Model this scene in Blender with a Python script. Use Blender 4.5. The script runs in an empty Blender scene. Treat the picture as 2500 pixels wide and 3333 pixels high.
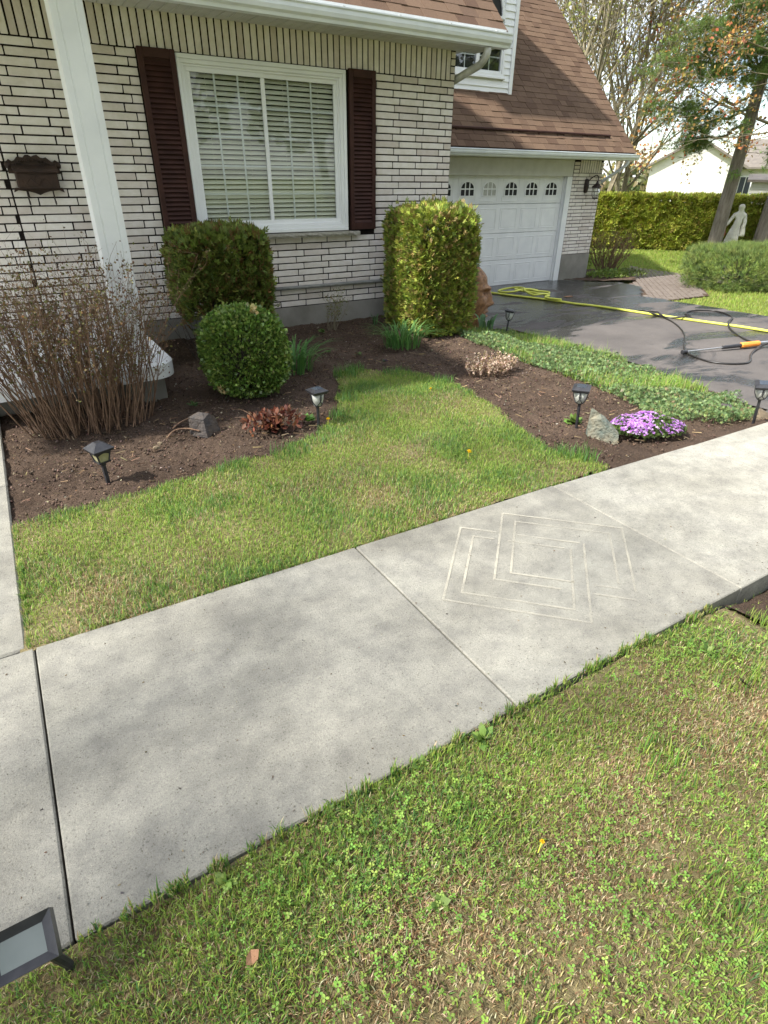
import bpy, math
import numpy as np
from mathutils import Matrix, Vector

S = bpy.context.scene
COL = S.collection
R = math.radians

# ------------------------------------------------------------------ camera
cam = bpy.data.cameras.new('camera')
cam.sensor_fit = 'VERTICAL'; cam.sensor_height = 36.0; cam.lens = 20.528
cam.clip_start = 0.05; cam.clip_end = 2000
camo = bpy.data.objects.new('camera', cam); COL.objects.link(camo)
_r = Vector((0.853055, -0.521727, 0.00986)); _u = Vector((0.253504, 0.430862, 0.86608)); _f = Vector((0.456106, 0.736314, -0.499809))
mw = Matrix((_r, _u, -_f)).transposed().to_4x4(); mw.translation = (0, 0, 1.62)
camo.matrix_world = mw
S.camera = camo

# ------------------------------------------------------------------ sky, sun, exposure
SUN = Vector((-0.653, 0.045, 0.757)).normalized()
w = bpy.data.worlds.new('World'); S.world = w; w.use_nodes = True
wn = w.node_tree
sky = wn.nodes.new('ShaderNodeTexSky'); sky.sky_type = 'NISHITA'; sky.sun_disc = False
sky.sun_elevation = math.asin(SUN.z); sky.sun_rotation = math.atan2(SUN.x, SUN.y)
sky.air_density = 1.0; sky.dust_density = 1.2; sky.ozone_density = 1.0
# broken bright cloud over the clear sky
tc = wn.nodes.new('ShaderNodeTexCoord'); cmap = wn.nodes.new('ShaderNodeMapping'); cmap.inputs['Scale'].default_value = (1.0, 1.0, 2.4)
wn.links.new(tc.outputs['Generated'], cmap.inputs['Vector'])
cn = wn.nodes.new('ShaderNodeTexNoise'); cn.inputs['Scale'].default_value = 3.2; cn.inputs['Detail'].default_value = 7; cn.inputs['Roughness'].default_value = 0.58
wn.links.new(cmap.outputs[0], cn.inputs['Vector'])
cr = wn.nodes.new('ShaderNodeValToRGB'); cr.color_ramp.elements[0].position = 0.36; cr.color_ramp.elements[1].position = 0.60
wn.links.new(cn.outputs['Fac'], cr.inputs[0])
cm = wn.nodes.new('ShaderNodeMix'); cm.data_type = 'RGBA'; cm.inputs[7].default_value = (5.6, 5.7, 5.9, 1)
wn.links.new(cr.outputs[0], cm.inputs[0]); wn.links.new(sky.outputs[0], cm.inputs[6])
wn.links.new(cm.outputs[2], wn.nodes['Background'].inputs[0])
wn.nodes['Background'].inputs[1].default_value = 0.147
sl = bpy.data.lights.new('sun', 'SUN'); sl.energy = 4.0; sl.angle = R(2.2); sl.color = (1.0, 0.965, 0.90)
so = bpy.data.objects.new('sun', sl); COL.objects.link(so)
so.rotation_euler = SUN.to_track_quat('Z', 'Y').to_euler(); so.location = (-10, 0, 14)
vs = S.view_settings
vs.view_transform = 'Standard'; vs.look = 'None'; vs.gamma = 1.0; vs.use_curve_mapping = False
vs.exposure = 1.30
S.cycles.use_denoising = True
S.cycles.max_bounces = 8; S.cycles.transparent_max_bounces = 16
S.cycles.caustics_reflective = False; S.cycles.caustics_refractive = False

# ------------------------------------------------------------------ helpers
rng = np.random.default_rng(11)
WM = {}          # world matrix of every parent

def link(o, parent=None):
    COL.objects.link(o)
    if parent is not None:
        o.parent = parent
        o.matrix_parent_inverse = WM.get(parent.name, Matrix()).inverted()
    return o

def thing(name, loc, label, cat, group=None):
    e = bpy.data.objects.new(name, None); e.empty_display_size = 0.1
    e.location = loc; COL.objects.link(e)
    WM[e.name] = Matrix.Translation(loc)
    tag(e, label, cat, group)
    return e

def tag(o, label=None, cat=None, group=None, kind=None):
    if label: o['label'] = label
    if cat: o['category'] = cat
    if group: o['group'] = group
    if kind: o['kind'] = kind
    return o

def np_mesh(name, V, polys, mat, col=None, smooth=False):
    V = np.asarray(V, np.float32)
    polys = [np.asarray(p, np.int32) for p in polys if len(p)]
    loops = np.concatenate([p.ravel() for p in polys])
    tot = np.concatenate([np.full(len(p), p.shape[1], np.int32) for p in polys])
    start = np.concatenate(([0], np.cumsum(tot)[:-1])).astype(np.int32)
    me = bpy.data.meshes.new(name)
    me.vertices.add(len(V)); me.vertices.foreach_set('co', V.ravel())
    me.loops.add(len(loops)); me.loops.foreach_set('vertex_index', loops)
    me.polygons.add(len(tot)); me.polygons.foreach_set('loop_start', start)
    if smooth: me.polygons.foreach_set('use_smooth', np.ones(len(tot), bool))
    me.update(calc_edges=True)
    if col is not None:
        ca = me.color_attributes.new('col', 'FLOAT_COLOR', 'POINT')
        c4 = np.ones((len(V), 4), np.float32); c4[:, :3] = col
        ca.data.foreach_set('color', c4.ravel())
    for m in (mat if isinstance(mat, (list, tuple)) else [mat]):
        me.materials.append(m)
    return me

def np_obj(name, V, polys, mat, parent=None, col=None, smooth=False):
    return link(bpy.data.objects.new(name, np_mesh(name, V, polys, mat, col, smooth)), parent)

class B:
    """collects shapes; make() links them as one mesh object"""
    def __init__(s, T=None): s.v = []; s.f = []; s.T = T
    def add(s, V, F):
        o = len(s.v); s.v += [tuple(p) for p in V]; s.f += [tuple(i + o for i in f) for f in F]; return s
    def box(s, x0, x1, y0, y1, z0, z1):
        return s.add([(x0,y0,z0),(x1,y0,z0),(x1,y1,z0),(x0,y1,z0),(x0,y0,z1),(x1,y0,z1),(x1,y1,z1),(x0,y1,z1)],
                     [(0,3,2,1),(4,5,6,7),(0,1,5,4),(1,2,6,5),(2,3,7,6),(3,0,4,7)])
    def cbox(s, x0, x1, y0, y1, z0, z1, c=0.004):
        V = []; F = []
        X = (x0, x1); Y = (y0, y1); Z = (z0, z1)
        def idx(i, j, k, a): return ((i*2 + j)*2 + k)*3 + a
        for i in (0, 1):
            for j in (0, 1):
                for k in (0, 1):
                    dx = c*(1-2*i); dy = c*(1-2*j); dz = c*(1-2*k)
                    V += [(X[i], Y[j]+dy, Z[k]+dz), (X[i]+dx, Y[j], Z[k]+dz), (X[i]+dx, Y[j]+dy, Z[k])]
        for i in (0, 1):
            q = [idx(i,0,0,0), idx(i,1,0,0), idx(i,1,1,0), idx(i,0,1,0)]; F.append(q if i else q[::-1])
        for j in (0, 1):
            q = [idx(0,j,0,1), idx(0,j,1,1), idx(1,j,1,1), idx(1,j,0,1)]; F.append(q if j else q[::-1])
        for k in (0, 1):
            q = [idx(0,0,k,2), idx(1,0,k,2), idx(1,1,k,2), idx(0,1,k,2)]; F.append(q if k else q[::-1])
        for i in (0, 1):
            for j in (0, 1): F.append((idx(i,j,0,0), idx(i,j,0,1), idx(i,j,1,1), idx(i,j,1,0)))
            for k in (0, 1): F.append((idx(i,0,k,0), idx(i,0,k,2), idx(i,1,k,2), idx(i,1,k,0)))
        for j in (0, 1):
            for k in (0, 1): F.append((idx(0,j,k,1), idx(0,j,k,2), idx(1,j,k,2), idx(1,j,k,1)))
        for i in (0, 1):
            for j in (0, 1):
                for k in (0, 1): F.append((idx(i,j,k,0), idx(i,j,k,1), idx(i,j,k,2)))
        return s.add(V, F)
    def quad(s, a, b, c, d): return s.add([a, b, c, d], [(0, 1, 2, 3)])
    def tube(s, pts, r, n=6, cap=True, flat=1.0):
        P = [Vector(p) for p in pts]; m = len(P)
        rr = r if hasattr(r, '__len__') else [r]*m
        V = []; F = []; ref = None
        for i, p in enumerate(P):
            t = (P[min(i+1, m-1)] - P[max(i-1, 0)]).normalized()
            if ref is None:
                ref = Vector((0, 0, 1)) if abs(t.z) < 0.9 else Vector((1, 0, 0))
            a = (ref - t*ref.dot(t)).normalized(); b = t.cross(a); ref = a
            for k in range(n):
                an = 2*math.pi*k/n
                V.append(p + (a*math.cos(an)*flat + b*math.sin(an))*rr[i])
        for i in range(m-1):
            for k in range(n):
                F.append((i*n+k, i*n+(k+1) % n, (i+1)*n+(k+1) % n, (i+1)*n+k))
        if cap: F += [tuple(range(n))[::-1], tuple(range((m-1)*n, m*n))]
        return s.add(V, F)
    def lathe(s, prof, c=(0, 0, 0), n=16, sq=False):
        V = []; F = []
        for (r, z) in prof:
            for k in range(n):
                an = 2*math.pi*(k+0.5)/n
                V.append((c[0]+r*math.cos(an), c[1]+r*math.sin(an), c[2]+z))
        m = len(prof)
        for i in range(m-1):
            for k in range(n): F.append((i*n+k, i*n+(k+1) % n, (i+1)*n+(k+1) % n, (i+1)*n+k))
        F += [tuple(range(n))[::-1], tuple(range((m-1)*n, m*n))]
        return s.add(V, F)
    def extx(s, prof, x0, x1):
        """extrude a closed (y,z) profile along x"""
        n = len(prof)
        V = [(x0, y, z) for y, z in prof] + [(x1, y, z) for y, z in prof]
        F = [(i, (i+1) % n, n+(i+1) % n, n+i) for i in range(n)] + [tuple(range(n))[::-1], tuple(range(n, 2*n))]
        return s.add(V, F)
    def extz(s, prof, z0, z1):
        n = len(prof)
        V = [(x, y, z0) for x, y in prof] + [(x, y, z1) for x, y in prof]
        F = [(i, (i+1) % n, n+(i+1) % n, n+i) for i in range(n)] + [tuple(range(n))[::-1], tuple(range(n, 2*n))]
        return s.add(V, F)
    def exty(s, prof, y0, y1):
        n = len(prof)
        V = [(x, y0, z) for x, z in prof] + [(x, y1, z) for x, z in prof]
        F = [(i, (i+1) % n, n+(i+1) % n, n+i) for i in range(n)] + [tuple(range(n))[::-1], tuple(range(n, 2*n))]
        return s.add(V, F)
    def mesh(s, name, mat, smooth=False):
        me = bpy.data.meshes.new(name)
        vv = [tuple(s.T @ Vector(p)) for p in s.v] if s.T is not None else s.v
        me.from_pydata(vv, [], s.f); me.update()
        if smooth: me.polygons.foreach_set('use_smooth', np.ones(len(me.polygons), bool))
        me.materials.append(mat)
        return me
    def make(s, name, mat, parent=None, smooth=False):
        return link(bpy.data.objects.new(name, s.mesh(name, mat, smooth)), parent)

def piece(name, mesh, loc, parent, rot=None, scale=None):
    o = bpy.data.objects.new(name, mesh); o.location = loc
    if rot: o.rotation_euler = rot
    if scale: o.scale = scale
    return link(o, parent)

def smoothstep(a, b, x):
    t = np.clip((x-a)/(b-a), 0, 1); return t*t*(3-2*t)

def inpoly(x, y, poly):
    ins = np.zeros(np.shape(x), bool); n = len(poly)
    for i in range(n):
        x0, y0 = poly[i]; x1, y1 = poly[(i+1) % n]
        c = ((y0 > y) != (y1 > y)) & (x < (x1-x0)*(y-y0)/((y1-y0) if y1 != y0 else 1e-9)+x0)
        ins ^= c
    return ins

def vnoise(x, y, s=1.0, seed=0):
    """cheap smooth 2-D noise from sums of sines, -1..1"""
    q = np.random.default_rng(seed); o = 0
    for i in range(7):
        a = q.uniform(0, 6.28); k = s*q.uniform(0.6, 2.2); p = q.uniform(0, 6.28)
        o = o + np.sin((x*np.cos(a)+y*np.sin(a))*k+p)
    return o/4.0

def spline(pts, n=8):
    P = [Vector(p) for p in pts]; out = []
    for i in range(len(P)-1):
        p0 = P[max(i-1, 0)]; p1 = P[i]; p2 = P[i+1]; p3 = P[min(i+2, len(P)-1)]
        for k in range(n):
            t = k/n
            out.append(0.5*((2*p1)+(p2-p0)*t+(2*p0-5*p1+4*p2-p3)*t*t+(3*p1-p0-3*p2+p3)*t**3))
    out.append(P[-1]); return out

# ------------------------------------------------------------------ materials
def mat_new(name):
    m = bpy.data.materials.new(name); m.use_nodes = True
    n = m.node_tree; return m, n, n.nodes['Principled BSDF']

def pos(n, sx=1, sy=1, sz=1):
    g = n.nodes.new('ShaderNodeNewGeometry')
    if (sx, sy, sz) == (1, 1, 1): return g.outputs['Position']
    mp = n.nodes.new('ShaderNodeMapping'); mp.inputs['Scale'].default_value = (sx, sy, sz)
    n.links.new(g.outputs['Position'], mp.inputs['Vector']); return mp.outputs[0]

def noise(n, scale, detail=4, rough=0.55, vec=None, dist=0.0):
    t = n.nodes.new('ShaderNodeTexNoise'); t.inputs['Scale'].default_value = scale
    t.inputs['Detail'].default_value = detail; t.inputs['Roughness'].default_value = rough
    t.inputs['Distortion'].default_value = dist
    n.links.new(vec if vec is not None else pos(n), t.inputs['Vector']); return t.outputs['Fac']

def vor(n, scale, vec=None, feature='F1', out='Distance'):
    t = n.nodes.new('ShaderNodeTexVoronoi'); t.feature = feature; t.inputs['Scale'].default_value = scale
    n.links.new(vec if vec is not None else pos(n), t.inputs['Vector']); return t.outputs[out]

def ramp(n, fac, stops):
    t = n.nodes.new('ShaderNodeValToRGB'); e = t.color_ramp.elements
    while len(e) < len(stops): e.new(0.5)
    for i, (p, c) in enumerate(stops):
        e[i].position = p; e[i].color = (c, c, c, 1) if not hasattr(c, '__len__') else (*c, 1)
    n.links.new(fac, t.inputs[0]); return t.outputs[0]

def mix(n, fac, a, b, mode='MIX'):
    t = n.nodes.new('ShaderNodeMix'); t.data_type = 'RGBA'; t.blend_type = mode
    for sock, v in ((t.inputs[0], fac), (t.inputs[6], a), (t.inputs[7], b)):
        if isinstance(v, bpy.types.NodeSocket): n.links.new(v, sock)
        elif hasattr(v, '__len__'): sock.default_value = (*v, 1)
        else: sock.default_value = v
    return t.outputs[2]

def math_(n, op, a, b=0.0):
    t = n.nodes.new('ShaderNodeMath'); t.operation = op
    for i, v in enumerate((a, b)):
        if isinstance(v, bpy.types.NodeSocket): n.links.new(v, t.inputs[i])
        else: t.inputs[i].default_value = v
    return t.outputs[0]

def bump(n, b, h, strength=0.5, dist=0.01, prev=None):
    t = n.nodes.new('ShaderNodeBump'); t.inputs['Strength'].default_value = strength; t.inputs['Distance'].default_value = dist
    n.links.new(h, t.inputs['Height'])
    if prev is not None: n.links.new(prev, t.inputs['Normal'])
    n.links.new(t.outputs[0], b.inputs['Normal']); return t.outputs[0]

def setc(n, b, c):
    if isinstance(c, bpy.types.NodeSocket): n.links.new(c, b.inputs['Base Color'])
    else: b.inputs['Base Color'].default_value = (*c, 1)

def rand_piece(n):
    g = n.nodes.new('ShaderNodeNewGeometry'); o = n.nodes.new('ShaderNodeObjectInfo')
    return math_(n, 'FRACT', math_(n, 'ADD', g.outputs['Random Per Island'], math_(n, 'MULTIPLY', o.outputs['Random'], 7.31)))

def simple(name, c1, c2, rough=0.6, scale=20, bs=0.2, bd=0.004, metal=0.0, spec=0.5, bscale=None):
    m, n, b = mat_new(name)
    setc(n, b, mix(n, ramp(n, noise(n, scale), [(0.3, 0.0), (0.7, 1.0)]), c1, c2))
    b.inputs['Roughness'].default_value = rough; b.inputs['Metallic'].default_value = metal
    b.inputs['Specular IOR Level'].default_value = spec
    if bs: bump(n, b, noise(n, bscale or scale*2.5, 6, 0.6), bs, bd)
    return m

def m_brick():
    m, n, b = mat_new('brick_white')
    r = rand_piece(n)
    base = ramp(n, r, [(0.0, (0.60, 0.535, 0.495)), (0.3, (0.71, 0.655, 0.61)), (0.65, (0.765, 0.72, 0.675)), (0.85, (0.73, 0.68, 0.64)), (1.0, (0.645, 0.59, 0.555))])
    dirt = ramp(n, noise(n, 9, 6, 0.7), [(0.35, (0.86, 0.85, 0.80)), (0.65, (1, 1, 1))])
    setc(n, b, mix(n, 1.0, base, dirt, 'MULTIPLY'))
    b.inputs['Roughness'].default_value = 0.85
    bump(n, b, noise(n, 60, 6, 0.65, pos(n, 0.4, 1, 1)), 0.55, 0.006)
    return m

def m_concrete(name, a, c, stain, speck=True, spot=0.55):
    m, n, b = mat_new(name)
    big = ramp(n, noise(n, 1.6, 5, 0.6, dist=0.4), [(0.32, 0.0), (0.72, 1.0)])
    colr = mix(n, big, a, c)
    st = ramp(n, noise(n, 0.9, 6, 0.62, pos(n, 1.0, 1.6, 1), dist=0.8), [(0.46, (1, 1, 1)), (0.72, stain)])
    colr = mix(n, 1.0, colr, st, 'MULTIPLY')
    if speck:
        v0 = ramp(n, noise(n, 105, 3, 0.75), [(0.30, (0.42, 0.41, 0.39)), (0.44, (1, 1, 1)), (0.58, (1.0, 1, 1)), (0.72, (1.5, 1.48, 1.4))])
        colr = mix(n, 0.75, colr, mix(n, 1.0, colr, v0, 'MULTIPLY'))
        bl = ramp(n, noise(n, 7.5, 6, 0.7), [(0.34, (0.74, 0.74, 0.75)), (0.62, (1.08, 1.08, 1.06))])
        colr = mix(n, 1.0, colr, bl, 'MULTIPLY')
        v = ramp(n, noise(n, 260, 2, 0.7), [(0.28, (0.55, 0.54, 0.5)), (0.44, (0.96, 0.96, 0.96)), (0.62, (1.0, 1, 1)), (0.74, (1.22, 1.2, 1.15))])
        colr = mix(n, spot, colr, mix(n, 1.0, colr, v, 'MULTIPLY'))
        pit = ramp(n, vor(n, 48), [(0.0, (0.30, 0.28, 0.25)), (0.10, (0.5, 0.48, 0.45)), (0.16, (1, 1, 1))])
        colr = mix(n, 0.7, colr, mix(n, 1.0, colr, pit, 'MULTIPLY'))
    setc(n, b, colr)
    b.inputs['Roughness'].default_value = 0.9; b.inputs['Specular IOR Level'].default_value = 0.3
    b1 = bump(n, b, noise(n, 150, 4, 0.75), 0.8, 0.005)
    bump(n, b, noise(n, 12, 4), 0.25, 0.004, b1)
    return m

def m_shingle():
    m, n, b = mat_new('shingle_brown')
    r = rand_piece(n)
    base = ramp(n, r, [(0.0, (0.088, 0.054, 0.037)), (0.4, (0.118, 0.076, 0.051)), (0.75, (0.140, 0.092, 0.062)), (1.0, (0.104, 0.067, 0.047))])
    g = ramp(n, noise(n, 140, 3, 0.7), [(0.3, (0.62, 0.62, 0.62)), (0.7, (1.3, 1.28, 1.25))])
    setc(n, b, mix(n, 1.0, base, g, 'MULTIPLY'))
    b.inputs['Roughness'].default_value = 0.95; b.inputs['Specular IOR Level'].default_value = 0.2
    bump(n, b, noise(n, 150, 3), 0.6, 0.004); return m

def m_soil(name='soil', a=(0.080, 0.053, 0.037), c=(0.150, 0.103, 0.073)):
    m, n, b = mat_new(name)
    big = ramp(n, noise(n, 2.2, 6, 0.65), [(0.3, 0.0), (0.7, 1.0)])
    colr = mix(n, big, a, c)
    f = ramp(n, noise(n, 90, 5, 0.7), [(0.3, (0.5, 0.5, 0.5)), (0.55, (1, 1, 1)), (0.8, (1.5, 1.45, 1.4))])
    colr = mix(n, 1.0, colr, f, 'MULTIPLY')
    chip = ramp(n, vor(n, 55), [(0.0, (2.6, 2.3, 1.9)), (0.10, (2.2, 2.0, 1.7)), (0.13, (1, 1, 1))])
    keep = ramp(n, noise(n, 17, 2), [(0.52, 0.0), (0.6, 0.8)])
    colr = mix(n, keep, colr, mix(n, 1.0, colr, chip, 'MULTIPLY'))
    setc(n, b, colr); b.inputs['Roughness'].default_value = 0.95; b.inputs['Specular IOR Level'].default_value = 0.2
    b1 = bump(n, b, noise(n, 34, 8, 0.75), 1.0, 0.05); bump(n, b, noise(n, 150, 4, 0.7), 0.6, 0.006, b1)
    return m

def m_asphalt():
    m, n, b = mat_new('asphalt_wet')
    wet = noise(n, 0.85, 6, 0.62, pos(n, 0.7, 1.5, 1), dist=0.9)
    g = n.nodes.new('ShaderNodeNewGeometry'); sp = n.nodes.new('ShaderNodeSeparateXYZ'); n.links.new(g.outputs['Position'], sp.inputs[0])
    near = n.nodes.new('ShaderNodeMapRange'); n.links.new(sp.outputs['Y'], near.inputs[0])
    near.inputs[1].default_value = 4.6; near.inputs[2].default_value = 8.4; near.inputs[3].default_value = -0.025; near.inputs[4].default_value = 0.13
    wm = ramp(n, math_(n, 'ADD', wet, near.outputs[0]), [(0.49, 0.0), (0.56, 1.0)])
    dry = mix(n, ramp(n, noise(n, 1.3, 5, 0.65), [(0.3, 0.0), (0.7, 1.0)]), (0.070, 0.062, 0.058), (0.120, 0.107, 0.098))
    sp2 = ramp(n, noise(n, 170, 2, 0.7), [(0.3, (0.6, 0.6, 0.6)), (0.7, (1.35, 1.33, 1.3))])
    dry = mix(n, 1.0, dry, sp2, 'MULTIPLY')
    wetc = mix(n, noise(n, 3), (0.012, 0.012, 0.013), (0.034, 0.033, 0.034))
    setc(n, b, mix(n, wm, dry, wetc))
    n.links.new(ramp(n, wm, [(0.0, 0.9), (1.0, 0.20)]), b.inputs['Roughness'])
    bump(n, b, noise(n, 160, 3, 0.7), 0.45, 0.004); return m

def m_leaf(name='leaf', trans=0.35, rough=0.5, spec=0.35):
    m, n, b = mat_new(name)
    a = n.nodes.new('ShaderNodeAttribute'); a.attribute_name = 'col'
    n.links.new(a.outputs['Color'], b.inputs['Base Color'])
    b.inputs['Roughness'].default_value = rough; b.inputs['Specular IOR Level'].default_value = spec
    if trans:
        t = n.nodes.new('ShaderNodeBsdfTranslucent'); n.links.new(a.outputs['Color'], t.inputs[0])
        mx = n.nodes.new('ShaderNodeMixShader'); mx.inputs[0].default_value = trans
        n.links.new(b.outputs[0], mx.inputs[1]); n.links.new(t.outputs[0], mx.inputs[2])
        n.links.new(mx.outputs[0], n.nodes['Material Output'].inputs[0])
    return m

def m_glass():
    m, n, b = mat_new('window_glass')
    tr = n.nodes.new('ShaderNodeBsdfTransparent'); tr.inputs[0].default_value = (0.95, 0.97, 0.96, 1)
    gl = n.nodes.new('ShaderNodeBsdfGlossy'); gl.inputs['Roughness'].default_value = 0.015
    fr = n.nodes.new('ShaderNodeFresnel'); fr.inputs[0].default_value = 1.55
    mx = n.nodes.new('ShaderNodeMixShader')
    f2 = math_(n, 'ADD', math_(n, 'MULTIPLY', fr.outputs[0], 0.42), 0.005)
    n.links.new(f2, mx.inputs[0]); n.links.new(tr.outputs[0], mx.inputs[1]); n.links.new(gl.outputs[0], mx.inputs[2])
    n.links.new(mx.outputs[0], n.nodes['Material Output'].inputs[0]); return m

def m_washed():
    m, n, b = mat_new('washed_concrete')
    setc(n, b, mix(n, noise(n, 30), (0.43, 0.40, 0.315), (0.50, 0.47, 0.38))); b.inputs['Roughness'].default_value = 0.9
    tr = n.nodes.new('ShaderNodeBsdfTransparent'); mx = n.nodes.new('ShaderNodeMixShader')
    n.links.new(ramp(n, noise(n, 3.2, 5, 0.7), [(0.35, 0.12), (0.62, 0.66)]), mx.inputs[0])
    n.links.new(tr.outputs[0], mx.inputs[1]); n.links.new(b.outputs[0], mx.inputs[2]); n.links.new(mx.outputs[0], n.nodes['Material Output'].inputs[0]); return m

def m_bark(name, a, c):
    m, n, b = mat_new(name)
    v = pos(n, 1, 1, 0.18)
    f = ramp(n, noise(n, 16, 6, 0.7, v), [(0.32, a), (0.68, c)])
    setc(n, b, f); b.inputs['Roughness'].default_value = 0.95
    bump(n, b, noise(n, 22, 6, 0.7, v), 0.9, 0.03); return m

def m_grassground(name, a, c, d):
    m, n, b = mat_new(name)
    k = ramp(n, noise(n, 3.0, 6, 0.7), [(0.25, a), (0.5, c), (0.75, d)])
    f = ramp(n, noise(n, 60, 5, 0.75), [(0.3, (0.45, 0.45, 0.45)), (0.7, (1.35, 1.35, 1.3))])
    setc(n, b, mix(n, 1.0, k, f, 'MULTIPLY')); b.inputs['Roughness'].default_value = 0.95; b.inputs['Specular IOR Level'].default_value = 0.15
    bump(n, b, noise(n, 45, 6, 0.75), 1.0, 0.03); return m

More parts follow.
